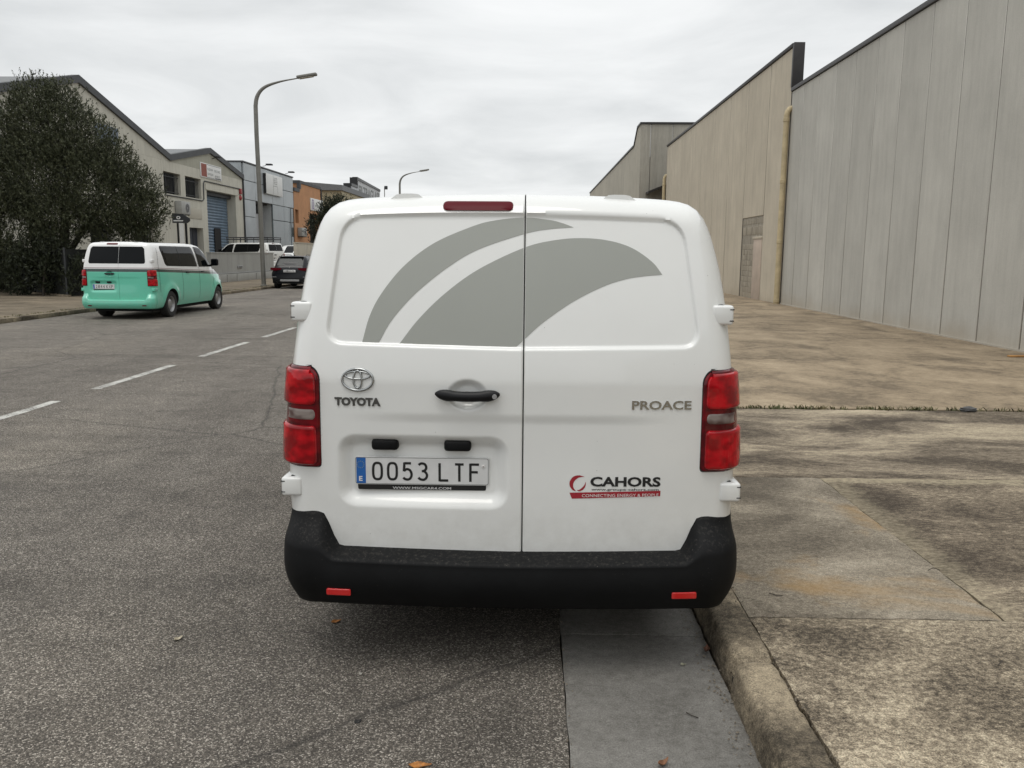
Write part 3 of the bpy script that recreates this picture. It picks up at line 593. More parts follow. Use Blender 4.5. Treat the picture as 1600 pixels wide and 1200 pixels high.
# roller shutter: curved slats
s = MB(); n = 27; zz = np.linspace(.32, 5.80, n*4+1)
pr = [(FXL-.66+.05*abs(math.sin(math.pi*i/4)), z) for i, z in enumerate(zz)]
v = [(x, y, z) for (x, z) in pr for y in (56.88, 62.3)]
s.raw(v, [(2*i, 2*i+1, 2*i+3, 2*i+2) for i in range(len(pr)-1)])
sh = add('roller_shutter', s.me(False), M['shutter'], bb)
box('wicket_door', (FXL-.60, FXL-.56, 59.45, 60.65, .32, 3.35), M['black'], bb)
box('shutter_box', (FXL-.69, FXL-.35, 56.87, 62.38, 5.55, 5.81), M['dark'], bb)
MBc = MB().tube([(FXL+.04, 50.3, 5.03), (FXL+.04, 56.0, 5.03), (FXL+.04, 56.25, 5.15), (FXL+.04, 56.3, 6.2), (FXL+.04, 56.5, 6.36), (FXL+.04, 63.5, 6.36)], .035, 8)
add('conduit', MBc.me(), M['dark'], bb, 60)
add('downpipe', MB().tube([(FXL+.06, 64.0, 7.1), (FXL+.06, 64.0, 0.4)], .07, 8).me(), M['dark'], bb, 60)
wall_lamp(bb, 58.1, 8.1); 
box('blank_board', (FXL+.003, FXL+.03, 53.6, 55.8, 3.8, 4.48), M['cream'], bb, r=.01)
box('render_band', (FXL+.002, FXL+.05, 56.6, 62.9, 5.83, 6.2), M['render_a'], bb)
bell = thing('fire_bell', 'small red alarm box and round bell beside the blue shutter', 'alarm', (FXL, 63.35, 5.6))
add('box_case', rbox(.003, .14, -.18, .18, .38, .78, r=.02), M['red'], bell); add('bell_dome', MB().lathe([(0, .14), (.12, .13), (.19, .07), (.2, .0)], 'x', 16, (.003, 0, .12)).me(), M['red'], bell, 60)
sg = thing('shop_sign', 'white framed sign with dark red panel on the gable of the shuttered unit', 'sign', (FXL, 55.85, 6.6))
box('board', (.003, .06, 0, 3.75, 0, .95), M['white'], sg, r=.01)
box('red_panel', (.061, .068, .12, 1.05, .06, .89), M['brick_red'], sg)
for (t, y0, y1, z0, z1) in (('FUSION', 1.2, 2.15, .52, .68), ('DECORS', 2.4, 3.5, .50, .66), ('CINQUE', 1.2, 2.2, .20, .36), ('BATECO', 2.5, 3.45, .16, .30)): 
    add('sign_lettering', text_on(t, lambda x, z, o: np.stack([np.full_like(x, .063), x, z], 1), y0, y1, z0, z1, .01), M['ink_grey'], sg)
for z in (.055, .885): box('border_line', (.061, .066, 1.08, 3.65, z-.012, z+.012), M['ink'], sg)
box('underline', (.061, .066, 2.55, 3.6, .07, .12), M['ink'], sg)
def ac_unit(loc, label, w=1.35, h=.78):
    a = thing('air_conditioner', label, 'air conditioner', loc); add('case', rbox(.03, .45, 0, w, 0, h, r=.03), plain('ac_case', (.36, .36, .34), .5), a)
    f = add('fan_grille', MB().lathe([(.0, .455), (.10, .47), (.28, .465), (.30, .452)], 'x', 20, (0, w*.62, h/2)).me(), M['grey'], a, 40)
    f2 = MB()
    for r_ in (.1, .17, .24): f2.lathe([(r_-.018, .474), (r_+.018, .474)], 'x', 20, (0, w*.62, h/2))
    add('fan_ring', f2.me(False), M['dark'], f)
    add('bracket', MB().box(.0, .45, .2, .25, -.06, -.005).box(.0, .45, w-.25, w-.2, -.06, -.005).me(), M['dark'], a)
ac_unit((FXL, 51.6, 3.98), 'grey air conditioner on the beige wall under the barred windows')
# C: grey metal clad building
bc = thing('industrial_building', 'flat topped building clad in pale grey metal panels with white sign', 'building')
yc0, yc1 = 64.45, 77.7; rows = [.3, 4.4, 5.7, 7.13, 8.44]; cols = [yc0, 67.0, 71.4, 74.6, yc1]
for j in range(4):
    for i in range(4):
        a, b = cols[i]+.02, cols[i+1]-.02; z0, z1 = rows[j]+.02, rows[j+1]-.02
        if j < 2 and i == 1: continue
        if j < 2 and i == 3: b = 76.0
        if j == 3 and False: continue
        add('cladding_panel', rbox(FXL-.14, FXL-.02+.0, a, b, z0, z1, r=.015, seg=1), M['metal_dark' if j < 2 and i > 1 else 'metal_panel'], bc)
box('cladding_frame', (FXL-.5, FXL-.15, yc0, yc1, 5.7, 8.4), M['dark'], bc); box('core_wall', (FXL-.5, FXL-.16, yc0, 66.98, .2, 5.69), M['dark'], bc); box('core_wall', (FXL-.5, FXL-.16, 71.42, yc1, .2, 5.69), M['dark'], bc)
for z0, z1 in ((.3, 4.36), (4.42, 5.66)): box('window', (FXL-.12, FXL-.06, 76.03, 77.68, z0, z1), M['green_glass'], bc)
box('mullion', (FXL-.058, FXL-.02, 76.8, 76.86, .3, 5.66), M['metal_panel'], bc)
box('side_wall', (FXL-22, FXL-.15, yc0-.16, yc0-.003, .2, 8.42), M['metal_panel'], bc)
box('parapet_cap', (FXL-.55, FXL+.03, yc0-.2, yc1+.03, 8.445, 8.55), M['fascia'], bc); box('parapet_cap', (FXL-22, FXL-.56, yc0-.2, yc0+.1, 8.445, 8.55), M['fascia'], bc)
box('roof', (FXL-22, FXL-.6, yc0, yc1, 8.1, 8.2), M['roofing'], bc)
rec = box('recess_wall', (FXL-1.0, FXL-.9, 66.9, 71.5, .2, 5.68), M['metal_panel2'], bc)
box('recess_return', (FXL-.895, FXL-.16, 71.405, 71.5, .2, 5.69), M['metal_panel2'], bc); box('recess_return', (FXL-.895, FXL-.16, 66.9, 66.985, .2, 5.69), M['metal_panel2'], bc); box('recess_soffit', (FXL-.895, FXL-.51, 66.99, 71.40, 5.60, 5.69), M['dark'], bc)
for a, b in ((67.1, 68.5), (68.55, 69.9), (70.0, 71.3)): box('door', (FXL-.89, FXL-.82, a, b, .3, 4.75), M['metal_panel2'], bc, r=.02)
for a, b in ((67.1, 68.2), (69.6, 70.8)): box('window', (FXL-.89, FXL-.84, a, b, 4.85, 5.58), M['darkglass'], bc)
wall_lamp(bc, 69.2, 8.75, ln=.7); wall_lamp(bc, 75.5, 8.75, ln=.7)
tag(box('poster', (FXL-.815, FXL-.80, 70.2, 70.85, 3.05, 4.0), M['lime'], None), 'lime green notice on the grey door of the metal clad building', 'poster')
sg = thing('shop_sign', 'big white box sign with faint lines on the grey metal building', 'sign', (FXL, 69.1, 6.45)); box('board', (.0, .22, 0, 4.5, 0, 1.65), M['white'], sg, r=.01)
box('side_face', (.0, .215, -.03, -.003, 0.02, 1.63), M['ink'], sg)
b = MB()
for y, z0, z1 in ((1.9, .03, 1.6), (3.1, .03, .75)): b.box(.221, .226, y-.015, y+.015, z0, z1)
b.box(.221, .226, 2.0, 3.1, .74, .77); add('sign_rule', b.me(), M['ink_grey'], sg)
for i, t in enumerate(('TALLERS', 'METALL', 'SERVEI', 'TECNIC')): add('sign_lettering', text_on(t, lambda x, z, o: np.stack([np.full_like(x, .224), x, z], 1), 2.05, 3.0, 1.36-.16*i, 1.46-.16*i, .01), M['ink_grey'], sg)
# D: orange building
bd = thing('industrial_building', 'orange rendered building with grey stepped parapet beyond the metal one', 'building')
yd0, yd1 = 77.78, 87.6; st = 79.7
wall_with_holes(bd, 'wall', yd0, yd1, 0, 7.3, [(78.1, 79.2, 4.4, 5.65), (83.1, 87.2, .2, 5.55)], M['orange'], th=.6)
box('upper_wall', (FXL-.6, FXL, st, yd1, 7.303, 8.15), M['orange'], bd)
box('parapet_cap', (FXL-18, FXL+.08, st-.12, yd1+.06, 8.153, 8.42), M['fascia'], bd); box('parapet_cap', (FXL-18, FXL+.08, yd0, st-.125, 7.303, 7.62), M['fascia'], bd); box('parapet_step', (FXL-.2, FXL+.09, st-.14, st+.35, 7.63, 8.15), M['fascia'], bd)
box('side_wall', (FXL-18, FXL-.61, yd1-.3, yd1, 0, 8.15), M['orange'], bd)
window(bd, 78.1, 79.2, 4.4, 5.65, .35, False); box('door', (FXL-.9, FXL-.62, 83.0, 87.3, .2, 5.6), M['black'], bd)
add('downpipe', MB().tube([(FXL+.06, yd1+.1, 8.2), (FXL+.06, yd1+.1, .3)], .08, 8).me(), M['dark'], bd, 60)
ac_unit((FXL, 78.6, 3.2), 'air conditioner on the orange building wall', 1.7, .8)
sg = thing('shop_sign', 'white sign with purple ring emblem on the orange building', 'sign', (FXL, 83.4, 5.85)); box('board', (.003, .08, 0, 5.0, 0, 1.2), M['white'], sg, r=.01)
ring = MB(); 
n = 28; v = [(.083, .85+r_*math.cos(2*math.pi*i/n), .6+1.15*r_*math.sin(2*math.pi*i/n)) for r_ in (.32, .45) for i in range(n)]; ring.raw(v, [(i, (i+1) % n, n+(i+1) % n, n+i) for i in range(n)]); add('ring_emblem', ring.me(False), M['purple'], sg)
add('emblem_stroke', MB().prism([(.62, .85), (.8, .3), (.9, .3), (1.1, .85), (1.0, .85), (.85, .42), (.72, .85)], 0, .081, .088).me(), M['purple'], sg)
add('sign_lettering', text_on('vesef', lambda x, z, o: np.stack([np.full_like(x, .084), x, z], 1), 1.6, 4.4, .35, .78, .02), M['ink_grey'], sg)
# E, F: farther units
be = thing('industrial_building', 'cream building with grey sloping roof beyond the orange one', 'building')
box('wall', (-32, FXL+.1, 97, 112, 0, 8.75), M['yellow'], be); add('roof', MB().prism([(-33, 9.1), (-27, 9.75), (FXL+.3, 9.35), (FXL+.3, 8.76), (-33, 8.76)], 1, 96.5, 112.5).me(), M['roofing'], be)
for x in (-30, -27.6, -25): box('wall_rib', (x-.15, x+.15, 96.8, 96.99, 0, 8.7), M['roofing'], be)
bf = thing('industrial_building', 'white stepped gable front with big dark lettering and black edge, farthest on the left', 'building')
yF = [102.8, 106.7, 122.0]
front(bf, 'wall', [(yF[0], 0), (yF[2], 0), (yF[2], 10.45), (yF[1], 10.75), (yF[1], 9.75), (yF[0], 9.75)], M['white_wall'], .5)
add('parapet_edge', MB().prism([(yF[0]-.3, 9.755), (yF[1]-.35, 9.755), (yF[1]-.35, 10.76), (yF[2], 10.46), (yF[2], 10.75), (yF[1]-.65, 11.1), (yF[1]-.65, 10.06), (yF[0]-.3, 10.06)], 0, FXL-.55, FXL+.1).me(), M['ink'], bf)
box('parapet_end', (FXL-.9, FXL-.0, yF[0]-.35, yF[0]-.02, 8.6, 10.05), M['ink'], bf); box('parapet_end', (FXL-.9, FXL-.52, yF[1]-.6, yF[1]-.02, 9.8, 11.05), M['ink'], bf)
box('side_wall', (FXL-20, FXL-.51, yF[0], yF[0]+.3, 0, 8.5), M['white_wall'], bf)
add('sign_lettering', text_on('FILTRAGLASS', lambda x, z, o: np.stack([np.full_like(x, FXL+.02), x, z], 1), 107.2, 121.6, 8.9, 10.2, .02), M['ink_grey'], bf)
# ------------------------------------------------------------------ front walls, fences
lw = thing('boundary_wall', 'low grey rendered wall with stepped plinth behind the lamp post', 'wall')
WXL = -16.2
box('wall_body', (WXL-.2, WXL, 42.0, 52.3, .52, 1.60), M['low_wall'], lw); box('plinth', (WXL-.25, WXL+.08, 42.0, 52.35, .0, .515), M['low_wall'], lw, r=.01); box('coping', (WXL-.22, WXL+.03, 41.98, 52.35, 1.603, 1.66), M['low_wall'], lw)
m_ = box('letter_slot', (WXL+.002, WXL+.05, 45.75, 46.5, .80, .93), M['grey'], lw, r=.01); box('slot_mouth', (WXL+.051, WXL+.056, 45.82, 46.43, .845, .885), M['ink'], m_)
for y in (43.9, 45.4, 48.6): box('plinth_pier', (WXL+.081, WXL+.12, y, y+.12, .0, .48), M['low_wall'], lw)
add('cable', MB().tube([(WXL+.03, 42.2, .55), (WXL+.03, 50.5, .56), (WXL+.03, 52.2, .6)], .018, 6).me(), M['grey'], lw)
lw2 = thing('boundary_wall', 'plain concrete wall running on in front of the orange building', 'wall')
for i, y in enumerate(np.arange(57.5, 95, 3.0)): box('wall_panel', (WXL-.2, WXL, y+.01, y+2.99, 0, 2.3), M['panel_far'], lw2, r=.01)
box('coping', (WXL-.23, WXL+.03, 57.5, 96.5, 2.304, 2.38), M['panel_far'], lw2)
def screen(pts, label, z1=1.72):
    f = thing('fence', label, 'fence')
    for (x0, y0), (x1, y1) in zip(pts[:-1], pts[1:]):
        d = Vector((x1-x0, y1-y0, 0)); L_ = d.length; n = max(1, int(L_/2)); d.normalize(); nn = Vector((-d.y, d.x, 0))
        for i in range(n):
            a = Vector((x0, y0, 0))+d*(L_*i/n+.03); b = Vector((x0, y0, 0))+d*(L_*(i+1)/n-.03)
            q = [(a+nn*t) for t in (-.02, .02)]+[(b+nn*t) for t in (.02, -.02)]
            add('screen_panel', MB().prism([(p.x, p.y) for p in q], 2, .12, z1).me(), M['fence'], f)
            add('post', MB().box(a.x-.06, a.x, a.y-.03, a.y+.03, .0, z1+.06).me(), M['dark'], f)
    return f
screen([(-26, 36.3), (-21.4, 33.0), (-16.1, 28.6)], 'dark screened fence under the tree left of the green van'); screen([(-16.1, 28.6), (-16.15, 36.5)], 'dark screened fence running behind the green van to the low wall')
be_ = add('bed_edging', MB().prism([(-26, 35.9), (-21.4, 32.7), (-15.9, 28.25), (-15.85, 28.35), (-21.35, 32.8), (-26, 36.0)], 2, .09, .16).me(), M['kerb']); tag(be_, kind='structure')

# ------------------------------------------------------------------ vans: one body, built from the rear face forward (x across, y forward from the tail, z up)
OUT = spline([(.84, .28), (.880, .42), (.903, .60), (.906, .85), (.896, 1.05), (.880, 1.22), (.866, 1.35), (.851, 1.478), (.835, 1.58), (.816, 1.665), (.794, 1.745), (.768, 1.803), (.727, 1.846), (.66, 1.868), (.5, 1.880), (.25, 1.889), (0, 1.892)], 60)
ZTOP = 1.892
ic = int(np.argmin(np.abs(OUT[:, 1]-1.812))); 
SIDE = OUT[:ic+1]; ROOF = OUT[ic:]
RING = np.vstack([OUT, OUT[-2::-1]*[-1, 1]])
def Wz(z): return np.interp(z, OUT[:52, 1], OUT[:52, 0])
def lean(z): return .17*np.clip((z-1.15)/.72, 0, None)**1.4
FD, FL = .125, .105           # corner fillet depth / lateral reach
PANEL = round_poly([(-.722, 1.303), (0, 1.289), (.732, 1.300), (.668, 1.789), (.35, 1.799), (0, 1.806), (-.35, 1.804), (-.668, 1.795)], [.075, 0, .075, .10, 0, 0, 0, .10], 9)
def rrect(x0, x1, z0, z1, r): return round_poly([(x0, z0), (x1, z0), (x1, z1), (x0, z1)], r, 8)
RECESS = rrect(-.655, -.028, .683, .922, .055)
XS = .051
def Ry(x, z, panel=1, seam=1, base=False):
    """depth of the rear face at (x,z); vectorised"""
    x = np.asarray(x, float); z = np.asarray(z, float); sh = np.broadcast(x, z).shape; x = np.broadcast_to(x, sh).ravel(); z = np.broadcast_to(z, sh).ravel()
    P = np.stack([x, z], 1); d = -sd_poly(P, np.vstack([RING[:, :]])) ; d = np.where(z < .40, np.minimum(Wz(z)-np.abs(x), .3), d); d = np.clip(d, 0, None)
    t = np.clip(1-d/FL, 0, 1); fil = FD*(1-np.sqrt(np.clip(1-t**2.3, 0, 1)))
    y = lean(z)+.045*(np.abs(x)/.9)**2.2+fil
    if base: return y.reshape(sh)
    if panel: y += .015*sst(.005, -.010, sd_poly(P, PANEL))
    y += .036*sst(.030, -.030, sd_poly(P, RECESS))*(.9+.35*np.clip((z-.68)/.24, 0, 1))
    e = np.sqrt(((x+.164)/.078)**2+((z-1.112)/.060)**2); y += .026*sst(1.06, .55, e)
    y += .0075*sst(1.042, .996, z)*sst(.58, .90, z)*sst(.70, .30, np.abs(x))
    if seam:
        s = np.abs(x-XS); y += .014*np.clip(1-s/.006, 0, 1)**2
    return y.reshape(sh)
def on_rear(x, z, off=0.0, **k):
    x = np.asarray(x, float); z = np.asarray(z, float); y = Ry(x, z, seam=0, **k); return np.stack([x, y-off, z], -1)
def coons(left, right, bottom, top, u, v):
    """left/right: f(v) boundary points, bottom/top f(u)"""
    U, V = np.meshgrid(u, v, indexing='ij'); U = U[..., None]; V = V[..., None]; L_, R_, B_, T_ = left[None], right[None], bottom[:, None], top[:, None]
    return (1-U)*L_+U*R_+(1-V)*B_+V*T_-((1-U)*(1-V)*B_[:1, :]+U*(1-V)*B_[-1:, :]+(1-U)*V*T_[:1, :]+U*V*T_[-1:, :])
def door_mesh(side, step, panel):
    zb = .36; sgn = 1 if side > 0 else -1
    def edgep(n, frac, k):       # parameter 0..1 with fine rows towards 1 inside frac
        a = np.linspace(0, 1-frac, max(4, int(n)), endpoint=False); ph = np.linspace(np.pi/2, 0, k); return np.r_[a, 1-frac*(1-np.cos(ph))] if False else np.r_[a, 1-frac*np.sin(np.linspace(np.pi/2, 0, k))**2]
    u = edgep(.75/step, .16, 22); v = edgep(1.3/step, .08, 16)
    sd = SIDE[SIDE[:, 1] >= zb]; sd = np.vstack([[Wz(zb), zb], sd]); xs = XS*sgn+.0024
    cut = xs
    # roof edge from the seam to the corner
    rf = ROOF[::-1]; rf = rf[rf[:, 0] > cut] if True else rf
    rf = np.vstack([[cut, np.interp(cut, ROOF[::-1, 0], ROOF[::-1, 1])], rf])
    def par(p, t):
        d = np.r_[0, np.cumsum(np.hypot(*np.diff(p, axis=0).T))]; d /= d[-1]; return np.stack([np.interp(t, d, p[:, i]) for i in range(2)], 1)
    right = par(sd, v); top = par(rf, u); left = np.stack([np.full_like(v, cut), zb+(rf[0, 1]-zb)*v], 1); bottom = np.stack([cut+(Wz(zb)-cut)*u, np.full_like(u, zb)], 1)
    G = coons(left, right, bottom, top, u, v); n, m = G.shape[:2]
    X, Z = G[..., 0]*sgn, G[..., 1]; Y = Ry(X, Z, panel)
    vv = np.stack([X.ravel(), Y.ravel(), Z.ravel()], 1); q = grid_faces(n, m)
    # seam return going inwards
    b = len(vv); r = vv[:m].copy(); r[:, 1] += .05; vv = np.vstack([vv, r]); k = np.arange(m-1); q = np.vstack([q, np.stack([k, k+1, b+k+1, b+k], 1)])
    if sgn < 0: q = q[:, ::-1]
    me = fast_mesh(vv, q[:, ::-1]); smooth_mesh(me, 50); return me
VL, WR = 4.96, .335
WY = (.98, 4.19)
TY = np.array([(0, 1.892), (2.4, 1.90), (2.9, 1.885), (3.2, 1.845), (3.45, 1.74), (4.0, 1.31), (4.12, 1.235), (4.45, 1.15), (4.72, 1.06), (4.86, .95), (4.93, .82), (4.96, .70)])
FYS = np.array([(0, 1.0), (.9, 1.022), (3.6, 1.022), (4.2, 1.0), (4.6, .94), (4.82, .84), (4.92, .72), (4.96, .6)])
def Ty(y): return np.interp(y, TY[:, 0], TY[:, 1])
def Wy(y): return np.interp(y, FYS[:, 0], FYS[:, 1])
ZK = .70
def flare(y, z):
    f = 0
    for w in WY:
        r = np.hypot(np.asarray(y)-w, np.asarray(z)-WR); f = f+.026*sst(.60, .43, r)*sst(.2, .45, z)
    return f
def side_x(y, z):
    y = np.asarray(y, float); z = np.asarray(z, float); T = Ty(y); z0 = np.where(z < ZK, z, ZK+(z-ZK)*(ZTOP-ZK)/np.maximum(T-ZK, .05)); return Wz(np.minimum(z0, 1.84))*Wy(y)+flare(y, z)
def shell_mesh():
    ys = np.r_[np.linspace(0, 3.2, 66)[0:], np.linspace(3.24, 4.7, 44), np.linspace(4.72, 4.96, 14)]; n = len(ys); m = len(RING); v = np.zeros((n, m, 3))
    y0 = Ry(RING[:, 0]*.9999, RING[:, 1], base=True)
    for i, y in enumerate(ys):
        T = Ty(y); z = RING[:, 1].copy(); k = z > ZK; z[k] = ZK+(z[k]-ZK)*(T-ZK)/(ZTOP-ZK); z = np.where(z < ZK, np.maximum(z, .28+.16*sst(4.7, 4.96, y)), z)
        sg = np.sign(RING[:, 0]); side = (np.arange(m) < 48) | (np.arange(m) > m-49)
        v[i, :, 0] = RING[:, 0]*Wy(y)+sg*flare(y, z)*side; v[i, :, 1] = y+y0*(1-sst(0, .7, y)) if y < .7 else y; v[i, :, 2] = z
    q = grid_faces(n, m); V = v.reshape(-1, 3); f = [tuple(t) for t in q]
    f += [(i*m, i*m+m-1, (i+1)*m+m-1, (i+1)*m) for i in range(n-1)]
    mb = MB().raw(V, f)
    c0 = len(mb.v); mb.v.append((0, .3, 1.0)); c1 = len(mb.v); mb.v.append((0, 4.975, .58))
    mb.f += [(k, (k+1) % m, c0) for k in range(m)]+[((n-1)*m+(k+1) % m, (n-1)*m+k, c1) for k in range(m)]
    body = mb.me()
    cut = MB()
    for w in WY:
        for s in (1, -1):
            nn = 44; R_ = .395
            ring = [(w+R_*math.cos(2*math.pi*i/nn), WR+R_*math.sin(2*math.pi*i/nn)) for i in range(nn)]
            cut.prism(ring, 0, s*.56, s*1.3)
    cm = cut.me(); body.materials.append(M['paint']); body.materials.append(M['black']); cm.materials.append(M['black'])
    a = bpy.data.objects.new('tmp', body); c = bpy.data.objects.new('tmp2', cm); COL.objects.link(a); COL.objects.link(c)
    md = a.modifiers.new('b', 'BOOLEAN'); md.operation = 'DIFFERENCE'; md.object = c; md.solver = 'EXACT'
    try: md.material_mode = 'TRANSFER'
    except Exception: pass
    me = bpy.data.meshes.new_from_object(a.evaluated_get(bpy.context.evaluated_depsgraph_get()))
    bpy.data.objects.remove(a); bpy.data.objects.remove(c); smooth_mesh(me, 32); return me
def bumper_mesh(step):
    """wrap-round bumper: tread ledge in the middle, tall corners"""
    y_end = .56; rc = .135; w = .896
    # plan path from left side forward end, round the tail, to the right
    p = [(-w-.006, y) for y in np.linspace(y_end, rc+.02, 14)]+[(-w+rc-rc*math.cos(a), rc+.02-rc*math.sin(a)+.0) for a in np.linspace(.05, math.pi/2, 16)]
    xs = np.linspace(-w+rc, w-rc, int(1.54/step))[1:-1]
    p = np.array(p); yb = .045*(np.abs(xs)/.9)**2.2; p[14:, 1] += np.linspace(0, .045*(.85)**2.2-.02, 16); mid = np.stack([xs, yb+.0], 1); rt = p[::-1]*[-1, 1]
    P = np.vstack([p, mid, rt]); t = np.gradient(P, axis=0); t /= np.hypot(*t.T)[:, None]; nrm = np.stack([t[:, 1], -t[:, 0]], 1)
    rear = np.clip(-nrm[:, 1], 0, 1); ax = np.abs(P[:, 0])
    corner = np.where(rear > .9, sst(.672, .752, ax), 1.0)
    zt = .492+.142*corner; zt = zt-.006*np.clip(1-ax/.6, 0, 1)
    rows = []; N = len(P)
    full = .004+.096*rear**1.5
    def row(off, z): rows.append(np.stack([P[:, 0]+nrm[:, 0]*off, P[:, 1]+nrm[:, 1]*off, z], 1))
    row(np.full(N, -.05), zt-.004); row(np.full(N, -.004), zt); 
    zl = zt-(.030+.125*corner)          # outer lip
    for a in np.linspace(0, 1, 16)[1:]:
        # middle: out along the ledge then turn down; corners: slope out gently
        om = .004+(full-.004)*np.minimum(1, a/.86)**.95; oc = .004+(full-.004)*sst(0, 1, a)**.9
        zm = zt-.022*np.minimum(1, a/.86)-.016*sst(.72, 1, a); zc = zt-.140*a
        row(om*(1-corner)+oc*corner, zm*(1-corner)+zc*corner)
    zl = rows[-1][:, 2]
    for a in np.linspace(0, 1, 14)[1:]:
        bul = .010*math.sin(math.pi*min(1, a*1.1))*rear-.045*rear*a**3; row(full+bul-.050*a**2.4*(1-.85*rear), zl*(1-a)+.268*a)
    for a in np.linspace(0, 1, 5)[1:]: row(full-.045*rear-.050*(1-.85*rear)-.10*a*rear-.03*a, np.full(N, .268-.02*a))
    v = np.array(rows); n, m = v.shape[:2]; me = fast_mesh(v.reshape(-1, 3), grid_faces(n, m)); smooth_mesh(me, 60); return me
def section(z, xi, s_side=.05, sgn=1, n1=10, n2=16, n3=4):
    """plan section of the tail from x=xi round the corner; returns (x,y) and outward normals"""
    W = float(Wz(z)); x = np.r_[np.linspace(xi, W-FL, n1)[:-1], W-FL*np.sin(np.linspace(np.pi/2, 0, n2))**2]; x = np.minimum(x, W-1e-5); y = Ry(x, np.full_like(x, z), base=True)
    p = np.stack([x, y], 1); p = np.vstack([p, [(W, y[-1]+s_side*k/n3) for k in range(1, n3+1)]]); t = np.gradient(p, axis=0); t /= np.maximum(np.hypot(*t.T), 1e-9)[:, None]
    return p, np.stack([t[:, 1], -t[:, 0]], 1)
def wrap_patch(zs, xi_f, off, sgn, s_side=.05, edge=.008, off_f=None, x_out=None):
    """surface patch wrapped round the corner, offset outward, with rolled edges"""
    rows = []
    for k, z in enumerate(zs):
        p, nr = section(z, xi_f(z), s_side)
        if x_out is not None: 
            d = np.r_[0, np.cumsum(np.hypot(*np.diff(p, axis=0).T))]; L_ = x_out(z) if callable(x_out) else x_out
            tt = np.linspace(0, min(L_, d[-1]), len(p)); p = np.stack([np.interp(tt, d, p[:, i]) for i in range(2)], 1); nr = np.stack([np.interp(tt, d, nr[:, i]) for i in range(2)], 1)
        o = np.full(len(p), off if off_f is None else off_f(z)); e = np.ones(len(p)); e[0] = e[-1] = 0; e[1] = e[-2] = .8
        if k in (0, len(zs)-1): e *= 0
        elif k in (1, len(zs)-2): e *= .8
        q = p+nr*((o+.004)*e-.004)[:, None]; rows.append(np.c_[q[:, 0]*sgn, q[:, 1], np.full(len(q), z)])
    v = np.array(rows); n, m = v.shape[:2]; q = grid_faces(n, m); me = fast_mesh(v.reshape(-1, 3), q[:, ::-1] if sgn < 0 else q); smooth_mesh(me, 60); return me
def patch(poly, fn, off, rings=6, edge=.006):
    """convex-ish outline filled by rings round its centre, laid on a surface fn(a,b,off)->xyz with rolled edge"""
    poly = np.asarray(poly); per = np.hypot(*(poly-np.roll(poly, 1, 0)).T).sum(); poly = resample(np.vstack([poly, poly[:1]]), int(max(len(poly)*2.5, min(160, per/.02))))[:-1]; c = poly.mean(0); n = len(poly); R0 = np.max(np.hypot(*(poly-c).T)); ss = [1.0, 1.0, 1-edge/R0]+list(np.linspace(1-edge/R0, .02, rings)[1:]); oo = [-.004, off*.7, off]+[off]*(rings-1)
    v = [fn(*(c+(poly-c)*s).T, o) for s, o in zip(ss, oo)]; v = np.vstack(v); f = [(i*n+k, i*n+(k+1) % n, (i+1)*n+(k+1) % n, (i+1)*n+k) for i in range(len(ss)-1) for k in range(n)]; b = (len(ss)-1)*n; f.append(tuple(b+k for k in range(n)))
    me = MB().raw(v, f).me(); smooth_mesh(me, 50); return me
def strip(A, B, fn, off, n=60, m=8):
    A, B = resample(A, n), resample(B, n); t = np.linspace(0, 1, m)[None, :, None]; G = A[:, None]*(1-t)+B[:, None]*t
    v = fn(G[..., 0].ravel(), G[..., 1].ravel(), off); return fast_mesh(v, grid_faces(n, m))
def wheel(van, y, sgn, mat_rim='rim'):
    x0 = sgn*.80; w = add_empty_part = None
    t = [(.205, -.10), (.27, -.112), (.315, -.108), (.332, -.085), (.335, -.04), (.335, .04), (.332, .085), (.315, .108), (.27, .112), (.205, .10)]
    r = add('wheel', MB().lathe([(.07, -.09), (.19, -.10), (.205, -.08), (.205, .08), (.20, .098), (.188, .088), (.178, .045), (.165, .032), (.12, .055), (.085, .075), (.06, .078), (.0, .08)], 'x', 36).me(), M[mat_rim], van, 40)
    r.location = (x0, y, WR); r.rotation_euler = (0, 0, 0 if sgn > 0 else math.pi)
    add('tyre', MB().lathe(t+[t[0]], 'x', 40).me(), M['rubber'], r, 40)
    h = MB()
    for i in range(12):
        a = 2*math.pi*i/12; c = Vector((0, math.cos(a), math.sin(a))); d = Vector((0, -math.sin(a), math.cos(a)))
        h.raw([tuple(Vector((.05, 0, 0))+c*.147+d*.016+Vector((.006, 0, 0))*k) for k in (0,)]+[tuple(Vector((xx, 0, 0))+c*rr+d*dd) for xx, rr, dd in ((.046, .170, .014), (.046, .170, -.014), (.062, .125, -.011), (.062, .125, .011))][0:4], [(1, 2, 3, 4)])
    add('wheel_slot', h.me(False), M['black'], r)
SHELL = None
